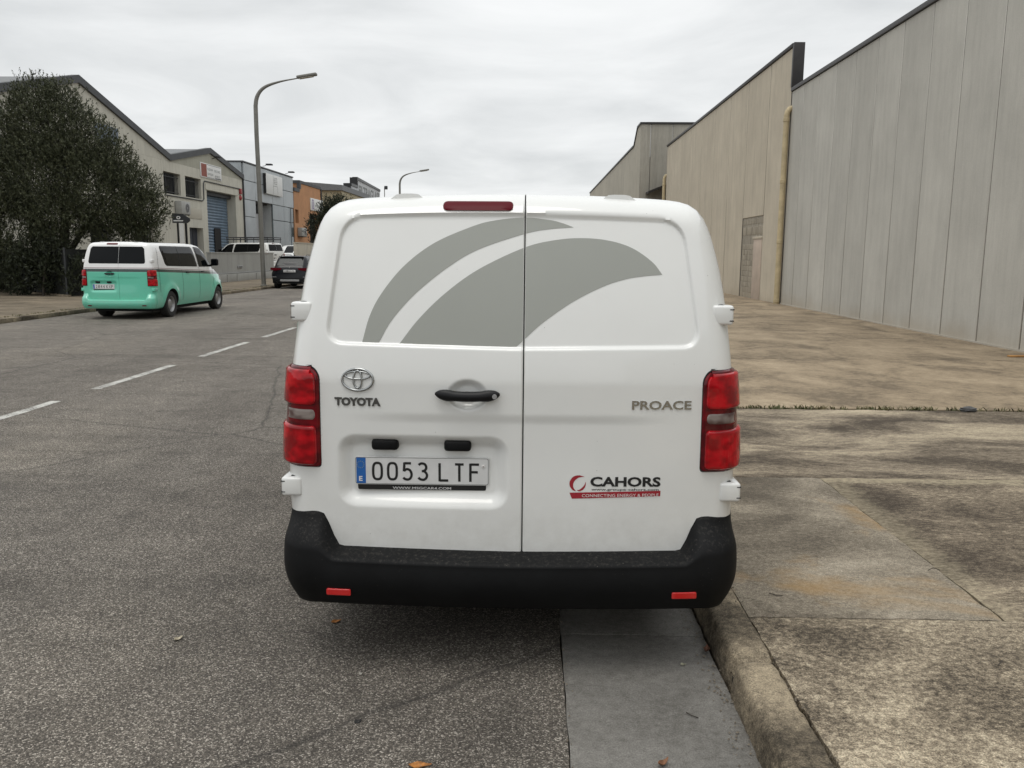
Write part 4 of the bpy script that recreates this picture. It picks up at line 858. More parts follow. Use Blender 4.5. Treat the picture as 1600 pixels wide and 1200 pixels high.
def _glyphs():
    c = lambda pts: spline(pts, 40)
    t = np.linspace(0, 2*np.pi, 61); zero = np.stack([.5+.5*np.sign(np.cos(t))*np.abs(np.cos(t))**.72, .5+.5*np.sign(np.sin(t))*np.abs(np.sin(t))**.62], 1)
    return {'0': [zero], '5': [np.array([(.92, 1), (.14, 1)]), c([(.14, 1.05), (.11, .75), (.08, .50)]), c([(.08, .52), (.28, .61), (.52, .635), (.80, .56), (.96, .38), (.93, .20), (.76, .05), (.48, 0), (.20, .03), (.0, .12)])],
            '3': [c([(.04, .90), (.24, .98), (.48, 1), (.78, .94), (.92, .77), (.82, .61), (.60, .54), (.40, .53)]), c([(.40, .53), (.70, .51), (.92, .40), (1, .26), (.90, .10), (.68, .01), (.44, 0), (.18, .04), (0, .13)])],
            'L': [np.array([(0, 1.06), (0, -.06)]), np.array([(0, 0), (1, 0)])], 'T': [np.array([(0, 1), (1, 1)]), np.array([(.5, 1), (.5, -.06)])], 'F': [np.array([(0, 1.06), (0, -.06)]), np.array([(0, 1), (1, 1)]), np.array([(0, .53), (.86, .53)])]}
def stroke_glyph(ch, x0, z0, y, w=.0098, h=.076):
    b = MB(); dy = 0
    if True:
        for p in _glyphs()[ch]:
            q = np.stack([x0+w/2+p[:, 0]*(.044-w), z0+w/2+p[:, 1]*(h-w)], 1); t = np.gradient(q, axis=0); t /= np.maximum(np.hypot(*t.T), 1e-9)[:, None]; nn = np.stack([-t[:, 1], t[:, 0]], 1)*w/2; n = len(q); dy += .000004
            b.raw([(a, y-dy, c) for a, c in q+nn]+[(a, y-dy, c) for a, c in q-nn], [(i, i+1, n+i+1, n+i) for i in range(n-1)])
    return b.me(False)
def side_fn(sgn): return lambda y, z, o: np.stack([sgn*(side_x(y, z)+o), np.asarray(y, float), np.asarray(z, float)], -1)
def build_van(label, loc, rz, paint, bumper, hero=False, glazed=False, reg='', group=None, name='parked_van'):
    global SHELL
    van = thing(name, label, 'van', loc, rz, group); step = .0042 if hero else .016
    if SHELL is None: SHELL = shell_mesh()
    add('body', SHELL if paint is M['paint'] else SHELL.copy(), None, van)
    bo = van.children[-1] if van.children else [o for o in bpy.data.objects if o.parent == van][-1]
    bo.material_slots[0].link = 'OBJECT'; bo.material_slots[0].material = paint
    pn = 0 if glazed else 1
    dl = add('rear_door', door_mesh(-1, step, pn), paint, van); dr = add('rear_door', door_mesh(1, step, pn), paint, van)
    # dark gap behind the seam
    zz = np.linspace(.38, 1.888, 40); ys = Ry(np.full(40, XS), zz, base=True)+.036; v = np.vstack([np.stack([np.full(40, XS+s), ys, zz], 1) for s in (-.012, .012)]); k = np.arange(39)
    add('door_gap', fast_mesh(v, np.stack([k, k+40, k+41, k+1], 1)), M['black'], van)
    bp = add('bumper', bumper_mesh(.02), bumper, van)
    for x0, x1, zt in ((-.713, -.616, .351), (.635, .732, .359)):
        add('reflector', patch(rrect(x0, x1, zt-.026, zt, .006), lambda x, z, o: np.stack([x, .045*(np.abs(x)/.9)**2.2-.1015-o, z], -1), .004, 4, .004), M['reflex' if hero else 'brake'], bp)
    # dark underside tray
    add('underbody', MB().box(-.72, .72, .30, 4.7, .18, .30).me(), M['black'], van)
    rf = lambda x, z, o: on_rear(x, z, o, panel=pn)
    for sgn in (-1, 1):
        xi = lambda z: .744+.06*(1-np.sqrt(np.clip(1-np.clip((z-1.153)/.062, 0, 1)**2, 0, 1)))+.022*(1-np.sqrt(np.clip(1-np.clip((.834-z)/.024, 0, 1)**2, 0, 1)))
        zs = np.r_[np.linspace(.811, .835, 6), np.linspace(.85, 1.16, 16), np.linspace(1.17, 1.215, 10)]
        lamp = add('tail_lamp', wrap_patch(zs, xi, .012, sgn, .07), M['lamp_dark'], van)
        add('lamp_gap_shade', wrap_patch(1.013+(zs-1.013)*1.022, lambda z: float(xi(1.013+(z-1.013)/1.022))-.006, .0015, sgn, .08), M['black'], lamp)  # black patch, slightly larger, painted as the shaded gap round the lamp
        xl = lambda z: xi(z)+.012
        for z0, z1, mt, nm, of in ((.822, .982, 'lamp_red', 'lens', .025), (1.062, 1.204, 'lamp_red', 'lens', .025), (1.000, 1.050, 'lamp_clear', 'clear_lens', .0145)):
            zz = np.r_[z0, z0+.003, z0+.008, np.linspace(z0+.016, z1-.016, 14), z1-.008, z1-.003, z1]
            def xr(z, z0=z0, z1=z1): 
                e = min(z-z0, z1-z); r_ = .022; return float(xl(z))+r_*(1-math.sqrt(max(0, 1-(max(0, r_-e)/r_)**2)))
            add(nm, wrap_patch(zz, xr, of, sgn, .05, x_out=None if nm == 'lens' else .135), M[mt], lamp)
        for zc, nm in ((1.423, 'hinge'), (.728, 'hinge')):
            W = float(Wz(zc)); z0, z1 = zc-.038, zc+.038; a, b_ = W-.078, W+.006
            h = add('hinge', rbox(min(sgn*a, sgn*b_), max(sgn*a, sgn*b_), (.036 if zc < 1 else .082), .20, z0, z1, r=.011, seg=3), paint, van)
            for dz in (-.022, .022): box('hinge_slot', (min(sgn*(b_-.016), sgn*(b_+.001)), max(sgn*(b_-.016), sgn*(b_+.0004)), (.0355 if zc < 1 else .0815), .2, zc+dz-.002, zc+dz+.002), M['seam'], h)
            a2, b2 = a-.005, b_-.028
            box('hinge_seal', (min(sgn*a2, sgn*b2), max(sgn*a2, sgn*b2), (.052 if zc < 1 else .098), .18, z0-.005, z1+.002), M['seam'], h, r=.01)  # dark patch behind the hinge, painting the shade of its seam
        for y in WY: wheel(van, y, sgn)
        sf = side_fn(sgn)
        add('side_window', patch(round_poly([(3.84, 1.30), (3.30, 1.70), (3.12, 1.785), (2.74, 1.795), (2.86, 1.25), (3.84, 1.24)], [.03, .1, .1, .04, .05, .02], 6), sf, .004, 8), M['darkglass'], van)
        if glazed or not hero:
            w_ = add('side_window', patch(round_poly([(2.76, 1.256), (2.60, 1.795), (.60, 1.80), (.76, 1.30)][::-1], [.12, .14, .08, .06], 8), sf, .004, 8), M['darkglass'], van)
            for yy in (1.62,): add('window_bar', strip([(yy, 1.30), (yy-.02, 1.79)], [(yy+.03, 1.30), (yy+.01, 1.79)], sf, .0055, 8, 3), M['black'], w_)
        sm = MB()
        for A, B in (([(1.70, .40), (1.70, 1.20)], [(1.712, .40), (1.712, 1.20)]), ([(2.80, .40), (2.84, 1.2), (2.70, 1.83)], [(2.812, .40), (2.852, 1.2), (2.712, 1.83)]), ([(3.80, .62), (3.92, 1.22)], [(3.812, .62), (3.932, 1.22)]), ([(.36, .66), (.36, 1.30), (.44, 1.74)], [(.372, .66), (.372, 1.30), (.452, 1.74)])):
            sm = MB(); a = resample(A, 24); b_ = resample(B, 24); o = len(sm.v); sm.raw(list(sf(a[:, 0], a[:, 1], .0022))+list(sf(b_[:, 0], b_[:, 1], .0022)), [(i, i+1, 25+i, 24+i) for i in range(23)]); add('door_seam', sm.me(False), M['seam'], van)
        for yy in (1.95, 2.98): 
            xx = float(side_x(yy, 1.12)); add('door_handle', rbox(min(sgn*(xx-.005), sgn*(xx+.03)), max(sgn*(xx-.005), sgn*(xx+.03)), yy, yy+.2, 1.10, 1.135, r=.012), M['black_gloss'], van)
        xx = float(side_x(3.7, 1.3)); mi = add('mirror', rbox(min(sgn*(xx+.06), sgn*(xx+.26)), max(sgn*(xx+.06), sgn*(xx+.26)), 3.66, 3.80, 1.27, 1.47, r=.05, seg=3), M['plastic'], van)
        add('mirror_arm', MB().tube([(sgn*(xx-.03), 3.76, 1.26), (sgn*(xx+.1), 3.74, 1.30)], .03, 8).me(), M['plastic'], mi)
        add('mirror_glass', MB().box(min(sgn*(xx+.08), sgn*(xx+.24)), max(sgn*(xx+.08), sgn*(xx+.24)), 3.655, 3.659, 1.29, 1.45).me(), M['darkglass'], mi)
        hl = [(4.42, .86), (4.60, 1.04), (4.76, 1.0), (4.86, .88), (4.72, .83)]
        add('headlight', patch(round_poly(hl[::-1], .04, 5), sf, .005, 4), M['lamp_clear'], van)
        # roof rail foot near the tail
        x0 = .425; fx_ = MB().prism([(sgn*(x0-.066), 1.872), (sgn*(x0-.045), 1.8862), (sgn*(x0-.02), 1.8885), (sgn*(x0+.02), 1.8878), (sgn*(x0+.042), 1.884), (sgn*(x0+.066), 1.866)], 1, .24, .52); add('roof_fixing', fx_.me(), paint, van, 30)
    # windscreen
    ys = np.linspace(3.28, 4.02, 16); ii = np.arange(50, len(RING)-50); g = []
    for y in ys:
        T = Ty(y); z = ZK+(RING[ii, 1]-ZK)*(T-ZK)/(ZTOP-ZK); g.append(np.stack([RING[ii, 0]*Wy(y)*.985, np.full(len(ii), y+.006), z+.006], 1))
    g = np.array(g); me = fast_mesh(g.reshape(-1, 3), grid_faces(*g.shape[:2])); smooth_mesh(me, 60); add('windscreen', me, M['darkglass'], van)
    box('front_grille', (-.55, .55, 4.90, 4.975, .46, .66), M['plastic'], van, r=.02)
    # high brake lamp
    add('brake_light', patch(rrect(-.272, .004, 1.819, 1.857, .019), rf, .006, 4, .004), M['brake'], van)
    if glazed:
        gp = round_poly([(-.705, 1.36), (.705, 1.36), (.655, 1.775), (-.655, 1.775)], [.05, .05, .07, .07], 8)
        for a, b_, par_ in ((-9, XS-.006, dl), (XS+.006, 9, dr)):
            zz = np.linspace(1.362, 1.773, 30); xr = np.array([np.interp(z, [1.36, 1.40, 1.72, 1.775], [.675, .702, .662, .61]) for z in zz]); lo, hi = np.maximum(-xr, a), np.minimum(xr, b_)
            add('window', strip(np.stack([lo, zz], 1), np.stack([hi, zz], 1), rf, .004, 30, 14), M['darkglass'], par_)
    # handle
    n = 40; t = np.linspace(0, 1, n); hx = -.288+.250*t; hz = 1.113-.004*np.sin(np.pi*t)+.006*(2*t-1)**2; ry = .0245*np.clip(1-np.abs(2*t-1)**5, .05, 1)**.6; hy0 = Ry(hx, hz, pn, base=True)
    ring = 14; vv = []
    for i in range(n):
        for k in range(ring):
            a = 2*math.pi*k/ring; vv.append((hx[i], hy0[i]-.018+.020*math.sin(a)*ry[i]/.0245, hz[i]+ry[i]*math.cos(a)*(.82 if .3 < t[i] < .7 else .82+.18*min(1, abs(abs(t[i]-.5)-.2)/.12))))
    hd = add('door_handle', MB().raw(vv, [(i*ring+k, (i+1)*ring+k, (i+1)*ring+(k+1) % ring, i*ring+(k+1) % ring) for i in range(n-1) for k in range(ring)]+[tuple(range(ring)), tuple(range((n-1)*ring, n*ring))]).me(), M['black_gloss'], dl, 60)
    ly = float(hy0[n-4]); 
    if hero: add('key_lock', MB().lathe([(0, -.002), (.0085, -.002), (.0095, .004)], 'y', 16, (-.058, ly-.038, 1.113)).me(), M['grey'], dl, 40)
    for x0, x1 in ((-.545, -.440), (-.258, -.152)):
        yy = float(Ry(np.array([(x0+x1)/2]), np.array([.905]), pn)[0]); add('plate_lamp', rbox(x0, x1, yy-.034, yy+.03, .884, .9285, r=.013, seg=3), M['plastic'], dl)
    # registration plate
    yp = float(Ry(np.array([-.35]), np.array([.80]), pn)[0])-.006; pz0, pz1, px0, px1 = .744, .856, -.6135, -.0815
    pl = add('license_plate', MB().prism([(x, z) for x, z in rrect(px0, px1, pz0, pz1, .010)], 1, yp-.010, yp).me(), M['plate'], van)
    fp = lambda dy: (lambda x, z, o: np.stack([x, np.full_like(x, yp-.0104-dy), z], 1))
    add('plate_carrier', MB().prism([(x, z) for x, z in rrect(px0+.01, px1-.012, .722, .80, .008)], 1, yp-.007, yp+.004).me(), M['ink'], pl)
    add('plate_band', MB().prism([(x, z) for x, z in rrect(px0+.006, -.5705, pz0+.004, pz1-.004, .003)], 1, yp-.0106, yp-.0100).me(), M['euro'], pl)
    if reg:
        dg, lt = reg.split()
        xs_ = [-.546, -.4865, -.4265, -.3665]
        if hero:
            for ch, x0, z0 in [(c, x, .760) for c, x in zip(dg, xs_)]+[(c, x, .758) for c, x in zip(lt, (-.282, -.221, -.160))]: add('plate_lettering', stroke_glyph(ch, x0, z0, yp-.0108), M['ink'], pl)
            dg = lt = ''
        for ch, x0 in zip(dg, xs_): add('plate_lettering', text_on(ch, fp(.0004), x0, x0+.044, .760, .836, .014 if hero else 0), M['ink'], pl)
        for ch, x0 in zip(lt, (-.281, -.219, -.161)): add('plate_lettering', text_on(ch, fp(.0004), x0, x0+.045, .758, .834, .014 if hero else 0), M['ink'], pl)
    if hero:
        add('country_letter', text_on('E', fp(.0008), -.598, -.584, .757, .777, .03), M['letter_white'], pl)
        b = MB()
        for i in range(12):
            a = 2*math.pi*i/12; cx, cz = -.5905+.0135*math.cos(a), .824+.0135*math.sin(a)
            b.raw([(cx+r_*math.cos(w_), yp-.0111, cz+r_*math.sin(w_)) for k in range(10) for r_, w_ in [((.0030 if k % 2 == 0 else .0013), math.pi/2+k*math.pi/5)]], [tuple(range(10))])
        add('plate_stars', b.me(False), M['gold'], pl)
        add('carrier_lettering', text_on('WWW.MSGCAR4.COM', lambda x, z, o: np.stack([x, np.full_like(x, yp-.0076), z], 1), -.465, -.232, .7245, .7345, .01), M['plate'], pl)
        # the top half of the lettering disappears behind the plate's lower edge
        add('plate_screw', MB().lathe([(0, -.004), (.004, -.004), (.0065, -.002), (.0065, 0)], 'y', 14, (-.1045, yp-.0105, .822)).me(), M['letter_white'], pl, 40)
        add('screw_slot', MB().lathe([(0, 0), (.0022, 0)], 'y', 10, (-.1045, yp-.0148, .822)).me(False), M['ink'], pl)
        fr = rrect(px0+.002, px1-.002, pz0+.002, pz1-.002, .009); fi = rrect(px0+.004, px1-.004, pz0+.004, pz1-.004, .008); n = len(fr)
        add('plate_border', MB().raw([(x, yp-.0108, z) for x, z in fr]+[(x, yp-.0108, z) for x, z in fi], [(i, (i+1) % n, n+(i+1) % n, n+i) for i in range(n)]).me(False), M['ink_grey'], pl)
    return van, dl, dr, rf

# ------------------------------------------------------------------ the white delivery van in front
hero, dl, dr, rf = build_van('white panel van with grey swoosh livery parked at the kerb, seen from behind', (-.078, 3.15, 0), 0, M['paint'], M['plastic'], hero=True, reg='0053 LTF', name='delivery_van')
# swoosh livery, clipped at the door seam
def swoosh(outer, inner, edge0, door_split=XS):
    o, i = spline(outer, 160), spline(inner, 160); res = []
    A, B = resample(o, 400), resample(i, 400)
    for par_, sel in ((dl, lambda x: x < XS-.0045), (dr, lambda x: x > XS+.0045)):
        # cross-cut by columns of constant parameter; keep columns by x, clamp ends on the seam
        xs0, xs1 = (min(A[:, 0].min(), B[:, 0].min()), XS-.0045) if par_ is dl else (XS+.0045, max(A[:, 0].max(), B[:, 0].max()))
        xs = np.linspace(xs0+1e-4, xs1-1e-4, 220); up, lo = [], []
        for x in xs:
            zt_ = np.interp(x, o[:, 0], o[:, 1]); zb_ = np.interp(x, i[:, 0], i[:, 1]) if x >= i[0, 0] else 0
            zfl = np.interp(x, [-.70, 0, .72], [1.3115, 1.2985, 1.3085]); zb_ = max(zb_, zfl)
            if x < i[0, 0]: zb_ = zfl
            up.append((x, max(zt_, zb_+1e-4))); lo.append((x, zb_))
        me = strip(np.array(up), np.array(lo), rf, .0012, 220, 24); res.append((par_, me))
    return res
S1o = [(-.578, 1.309), (-.550, 1.411), (-.505, 1.498), (-.420, 1.603), (-.304, 1.692), (-.157, 1.757), (-.069, 1.781), (.05, 1.7935), (.148, 1.784), (.195, 1.773), (.240, 1.757)]
S1i = [(-.512, 1.308), (-.462, 1.395), (-.370, 1.499), (-.243, 1.602), (-.126, 1.670), (.05, 1.730), (.148, 1.749), (.240, 1.7565)]
S2o = [(-.432, 1.304), (-.356, 1.402), (-.252, 1.503), (-.125, 1.594), (.052, 1.678), (.178, 1.708), (.285, 1.715), (.384, 1.705), (.471, 1.677), (.547, 1.625), (.586, 1.577)]
S2i = [(.018, 1.294), (.054, 1.327), (.122, 1.389), (.238, 1.470), (.354, 1.529), (.442, 1.558), (.512, 1.570), (.586, 1.5765)]
for o_, i_ in ((S1o, S1i), (S2o, S2i)):
    for par_, me in swoosh(o_, i_, None): add('swoosh_decal', me, M['vinyl'], par_)
# oval emblem and raised name lettering
def oval_tube(cx, cz, a, b, r0, off, t0=0, t1=2*math.pi, n=48, flat=.6):
    th = np.linspace(t0, t1, n); x = cx+a*np.cos(th); z = cz+b*np.sin(th); y = Ry(x, z, seam=0)-off; return MB().tube(list(zip(x, y, z)), r0, 8, cap=abs(t1-t0) < 6.2)
em = add('emblem', oval_tube(-.592, 1.166, .061, .042, .0048, .004).me(), M['chrome'], dl, 60)
add('emblem_oval', oval_tube(-.592, 1.183, .049, .0145, .0036, .004).me(), M['chrome'], em, 60); add('emblem_oval', oval_tube(-.592, 1.167, .0165, .034, .0040, .0045).me(), M['chrome'], em, 60)
add('name_lettering', text_on('TOYOTA', rf, -.685, -.503, 1.063, 1.096, .05, .004), M['chrome_dark'], dl)
add('model_lettering', text_on('PROACE', rf, .471, .702, 1.062, 1.0965, .02, .004, .0), M['chrome'], dr)
# sponsor logo
def rf3(x, z, o): return rf(x, z, .0022)
def poly_on(pts, off): 
    v = rf(np.array([p[0] for p in pts]), np.array([p[1] for p in pts]), off); return MB().raw(v, [tuple(range(len(pts)))]).me(False)
def lune(o, i, off=.0012): return strip(spline(o, 40), spline(i, 40), rf, off, 40, 5)
lg = add('logo_disc', lune([(.272, .799), (.250, .793), (.237, .775), (.237, .755), (.249, .739), (.262, .7345)][::1], [(.294, .793), (.272, .789), (.257, .778), (.250, .763), (.252, .748), (.262, .7345)]), M['crimson'], dr)
add('logo_disc', lune([(.264, .7385), (.275, .7345), (.289, .741), (.298, .755), (.300, .773)], [(.264, .7385), (.274, .7405), (.284, .748), (.293, .758), (.300, .773)]), M['crimson'], dr)
add('logo_line', lune([(.234, .775), (.243, .790), (.258, .799), (.275, .7995)], [(.2375, .776), (.247, .790), (.260, .7968), (.275, .7985)], .0016), M['letter_white'], lg)
add('logo_lettering', text_on('CAHORS', rf3, .317, .593, .7535, .793, .035), M['ink'], dr)
for o in list(dr.children):
    pass
add('web_lettering', text_on('www.groupe-cahors.com', rf3, .322, .586, .735, .747, .015), M['ink'], dr)
bar = add('logo_bar', strip([(.236, .7285), (.594, .7375)], [(.246, .7045), (.593, .7155)], rf, .0012, 40, 3), M['crimson'], dr)
def rf_slope(x, z, o): return rf(x, z+(x-.285)*.0125, .0042)
add('bar_lettering', text_on('CONNECTING ENERGY & PEOPLE', rf_slope, .285, .586, .7115, .7235, .0), M['letter_white'], bar)
# ------------------------------------------------------------------ other vehicles
build_van('turquoise and white passenger van with tinted windows parked across the road', (-10.14, 20.2, 0), 0, M['paint_two'], M['paint_two'], glazed=True, reg='2844 KXP', name='passenger_van')
wv = build_van('white van with black roof rack behind the low grey wall', (-16.55, 54.2, .4), R(90-20), M['paint'], M['paint'], glazed=True, name='parked_van')[0]
rk = MB()
for z in (2.10, 2.22):
    for s in (-.68, .68): rk.tube([(s, .15, z), (s, 3.45, z)], .028, 6)
    rk.tube([(-.68, .15, z), (.68, .15, z)], .028, 6); rk.tube([(-.68, 3.45, z), (.68, 3.45, z)], .028, 6)
for y in np.linspace(.2, 3.4, 7):
    rk.tube([(-.68, y, 2.10), (.68, y, 2.10)], .02, 6)
    for s in (-.68, .68): rk.tube([(s, y, 1.87), (s, y, 2.22)], .02, 6)
rack = thing('roof_rack', 'black tube roof rack on the white van behind the wall', 'roof rack', (-16.55, 54.2, .4), R(70)); add('rail', rk.me(), M['dark'], rack, 60)
build_van('white van facing the street beyond the dark car', (-17.6, 66.2, .35), R(172), M['paint'], M['plastic'], glazed=True, name='parked_van')
# dark estate-style car: its own loft
def build_suv(label, loc):
    car = thing('parked_car', label, 'car', loc)
    o = spline([(.80, .26), (.88, .45), (.905, .72), (.88, .95), (.84, 1.06), (.74, 1.30), (.66, 1.47), (.56, 1.535), (.3, 1.555), (0, 1.56)], 40); ring = np.vstack([o, o[-2::-1]*[-1, 1]]); m = len(ring)
    T = np.array([(0, .78), (.03, .98), (.10, 1.06), (.22, 1.25), (.42, 1.47), (.55, 1.535), (1.2, 1.56), (2.3, 1.55), (2.7, 1.47), (3.35, 1.08), (4.1, .98), (4.35, .82), (4.44, .65)]); Wd = np.array([(0, .90), (.12, .97), (.5, 1), (3.6, 1), (4.2, .92), (4.44, .72)])
    def Rr(z): return np.interp(z, [.26, .5, .78, 1.06, 1.45, 1.56], [.04, -.02, .0, .10, .40, .6])
    ys = np.r_[np.linspace(0, .6, 16), np.linspace(.7, 4.2, 40), np.linspace(4.25, 4.44, 6)]; v = np.zeros((len(ys), m, 3)); zk = .6
    for i, y in enumerate(ys):
        t = np.interp(y, T[:, 0], T[:, 1]); z = ring[:, 1].copy(); k = z > zk; z[k] = zk+(z[k]-zk)*(t-zk)/(1.56-zk); x = ring[:, 0]*np.interp(y, Wd[:, 0], Wd[:, 1])
        x = np.where(k & (t < 1.5), np.sign(x)*np.minimum(np.abs(x)+.0, np.interp(z, o[:, 1][:34], o[:, 0][:34])), x)*1.0; v[i] = np.stack([x, np.full(m, y), z], 1)
    n = len(ys); mb = MB().raw(v.reshape(-1, 3), [tuple(t) for t in grid_faces(n, m)]+[(i*m, i*m+m-1, (i+1)*m+m-1, (i+1)*m) for i in range(n-1)]+[tuple(range(m)), tuple(range((n-1)*m, n*m))])
    me = mb.me(); smooth_mesh(me, 40); add('body', me, M['paint_black'], car)
    gl = [(-.62, 1.10, .155), (.62, 1.10, .155), (.50, 1.43, .375), (-.50, 1.43, .375)]
    q = MB().raw([(x, y-.03, z) for x, z, y in gl]+[(x, y+.03, z-.03) for x, z, y in gl], [(0, 1, 2, 3), (7, 6, 5, 4), (0, 4, 5, 1), (1, 5, 6, 2), (2, 6, 7, 3), (3, 7, 4, 0)]); add('rear_window', q.me(), NB('rear_glass', Base_Color=(.05, .055, .055), Roughness=.12, Specular_IOR_Level=.22).m, car)
    add('spoiler', rbox(-.56, .56, .30, .62, 1.475, 1.52, r=.015), M['paint_black'], car)
    for s in (-1, 1):
        lp_ = MB().prism([(s*.38, .98), (s*.885, 1.0), (s*.895, .90), (s*.70, .86), (s*.42, .90)], 1, -.005, .14); add('tail_lamp', lp_.me(), M['brake'], car)
        add('roof_rail', MB().tube([(s*.58, .75, 1.53), (s*.57, .9, 1.585), (s*.57, 2.3, 1.58), (s*.58, 2.45, 1.53)], .016, 6).me(), M['dark'], car)
        for y in (.80, 3.47):
            w = add('wheel', MB().lathe([(.0, .09), (.2, .085), (.24, .07), (.24, -.08)], 'x', 24).me(), M['rim'], car, 40); w.location = (s*.80, y, .34); w.rotation_euler = (0, 0, 0 if s > 0 else math.pi)
            add('tyre', MB().lathe([(.23, -.1), (.32, -.1), (.345, -.07), (.345, .07), (.32, .1), (.23, .1)], 'x', 28).me(), M['rubber'], w, 40)
        add('side_window', MB().prism([(.75, 1.10), (1.0, 1.42), (2.45, 1.43), (3.1, 1.09)], 0, s*.70, s*.80).me(), M['darkglass'], car)
        add('mirror', rbox(min(s*.88, s*1.04), max(s*.88, s*1.04), 2.85, 3.0, 1.0, 1.13, r=.04), M['paint_black'], car)
        add('exhaust_tip', MB().lathe([(.035, -.02), (.04, -.02), (.04, .1)], 'y', 12, (s*.6, -.03, .33)).me(False), M['chrome_dark'], car)
        box('fog_trim', (min(s*.62, s*.86), max(s*.62, s*.86), -.045, .05, .56, .585), M['grey'], car, r=.005)
    box('lower_bumper', (-.80, .80, -.035, .1, .28, .52), M['plastic'], car, r=.04); box('diffuser', (-.45, .45, -.06, .05, .36, .46), M['grey'], car, r=.03)
    pl = box('license_plate', (-.28, .28, -.028, .0, .79, .90), M['plate'], car, r=.006)
    for i, ch in enumerate('3810KYL'):
        x0 = -.235+.068*i+(.02 if i > 3 else 0); add('plate_lettering', text_on(ch, lambda x, z, o: np.stack([x, np.full_like(x, -.0285), z], 1), x0, x0+.045, .812, .878, .03), M['ink'], pl)
    add('badge', MB().lathe([(0, 0), (.035, .0), (.04, .01)], 'y', 16, (0, .02, 1.02)).me(False), M['grey'], car)
    add('antenna', MB().tube([(0, .9, 1.55), (0, .75, 1.66)], .02, 6).me(), M['paint_black'], car)
    return car
build_suv('dark black car seen from behind parked past the street lamp', (-11.2, 38.5, -.03))

# ------------------------------------------------------------------ street lamps and signs
def street_lamp(loc, label, sc=1):
    L_ = thing('street_lamp', label, 'street lamp', loc, 0, 'tall curved street lamps on the left pavement')
    pts = [(0, 0, 0), (0, 0, 1.2), (-.03, 0, 4), (-.07, 0, 7.3), (-.07, 0, 8.05), (.04, 0, 8.60), (.38, 0, 8.98), (1.05, 0, 9.22), (1.9, 0, 9.38)]
    p = np.array(pts); sp = spline(p, 60); h = sp[:, 2]; rad = np.interp(np.arange(60), [0, 8, 30, 46, 59], [.105, .082, .050, .032, .026]).tolist()
    add('pole', MB().tube(sp, rad, 14).me(), M['lamp_grey'], L_, 60)
    hd = rbox(1.85, 2.78, -.13, .13, -.055, .075, r=.045, seg=3); o = add('lamp_head', hd, M['lamp_grey'], L_); o.location = (0, 0, 9.42-.0); 
    o.rotation_euler = (0, R(-9), 0); o.location = (.05, 0, 9.12)
    g = add('lamp_glass', rbox(1.95, 2.6, -.10, .10, -.085, -.05, r=.015), M['cream'], o)
    add('base_collar', MB().lathe([(.15, 0), (.15, .04), (.12, .06)], 'z', 16).me(False), M['lamp_grey'], L_, 40)
    return L_
street_lamp((-12.62, 39.1, .1), 'tall grey curved street lamp rising beside the dark car'); street_lamp((-12.75, 81.8, .1), 'distant curved street lamp showing above the white van roof')
fl = thing('flood_mast', 'thin mast with small floodlight beyond the far white building', 'street lamp', (-21.6, 123.6, 0)); add('pole', MB().tube([(0, 0, 0), (0, 0, 11.2)], .06, 8).me(), M['lamp_grey'], fl); add('lamp_head', rbox(.0, .45, -.2, .2, 10.9, 11.4, r=.05), M['dark'], fl)
ts = thing('totem_sign', 'dark pointed board sign on white post beside the tree', 'sign', (-16.75, 40.0, .1))
add('board', MB().prism([(-.42, 2.92), (.30, 2.92), (.42, 3.02), (.42, 3.14), (.10, 3.34), (-.42, 3.38)], 1, -.06, .0).me(), M['dark'], ts)
add('white_post', MB().box(-.10, .10, -.055, .0, 0, 2.915).me(), M['white'], ts); add('dark_post', MB().box(.16, .26, -.055, .0, 0, 2.915).me(), M['ink'], ts); add('dark_post', MB().box(-.22, -.14, -.055, .0, 0, 2.915).me(), M['ink'], ts)
n = 20; v = [(-.12+r_*math.cos(2*math.pi*i/n), -.064, 3.17+.75*r_*math.sin(2*math.pi*i/n)) for r_ in (.05, .10) for i in range(n)]; add('ring_mark', MB().raw(v, [(i, (i+1) % n, n+(i+1) % n, n+i) for i in range(n)]).me(False), M['white'], ts)
add('mark_bar', MB().box(-.36, .10, -.066, -.061, 3.00, 3.05).me(), M['white'], ts)

# ------------------------------------------------------------------ trees and shrubs
def foliage(blobs, n, size, seed, droop=.2):
    """leaf-sized faces on short twigs scattered through overlapping lobes"""
    rg = np.random.default_rng(seed); b = np.array(blobs); vol = b[:, 3]**3; tw = n//9
    idx = rg.choice(len(b), tw, p=vol**.75/(vol**.75).sum()); d = rg.normal(0, 1, (tw, 3)); d /= np.linalg.norm(d, axis=1)[:, None]; rr = rg.uniform(.25, 1, tw)**.42*rg.normal(1, .10, tw)
    c = b[idx, :3]+d*(b[idx, 3]*rr)[:, None]*np.array([1, 1, 1.0]); axis = d*.6+rg.normal(0, .40, (tw, 3))+np.array([0, 0, .75]); axis /= np.linalg.norm(axis, axis=1)[:, None]
    k = 9; t = rg.uniform(-.5, .5, (tw, k)); L_ = rg.uniform(.25, .8, tw)*size*10
    p = c[:, None]+axis[:, None]*(t*L_[:, None])[..., None]+rg.normal(0, size*.35, (tw, k, 3)); p = p.reshape(-1, 3); N = len(p)
    ax = np.repeat(axis, k, 0)+rg.normal(0, .42, (N, 3)); ax /= np.linalg.norm(ax, axis=1)[:, None]; sd = np.cross(ax, rg.normal(0, 1, (N, 3))); sd /= np.linalg.norm(sd, axis=1)[:, None]
    s = size*rg.uniform(.6, 1.35, N)[:, None]; v = np.stack([p-ax*s, p+sd*s*.30, p+ax*s, p-sd*s*.30], 1).reshape(-1, 3); return fast_mesh(v, np.arange(N*4).reshape(N, 4))
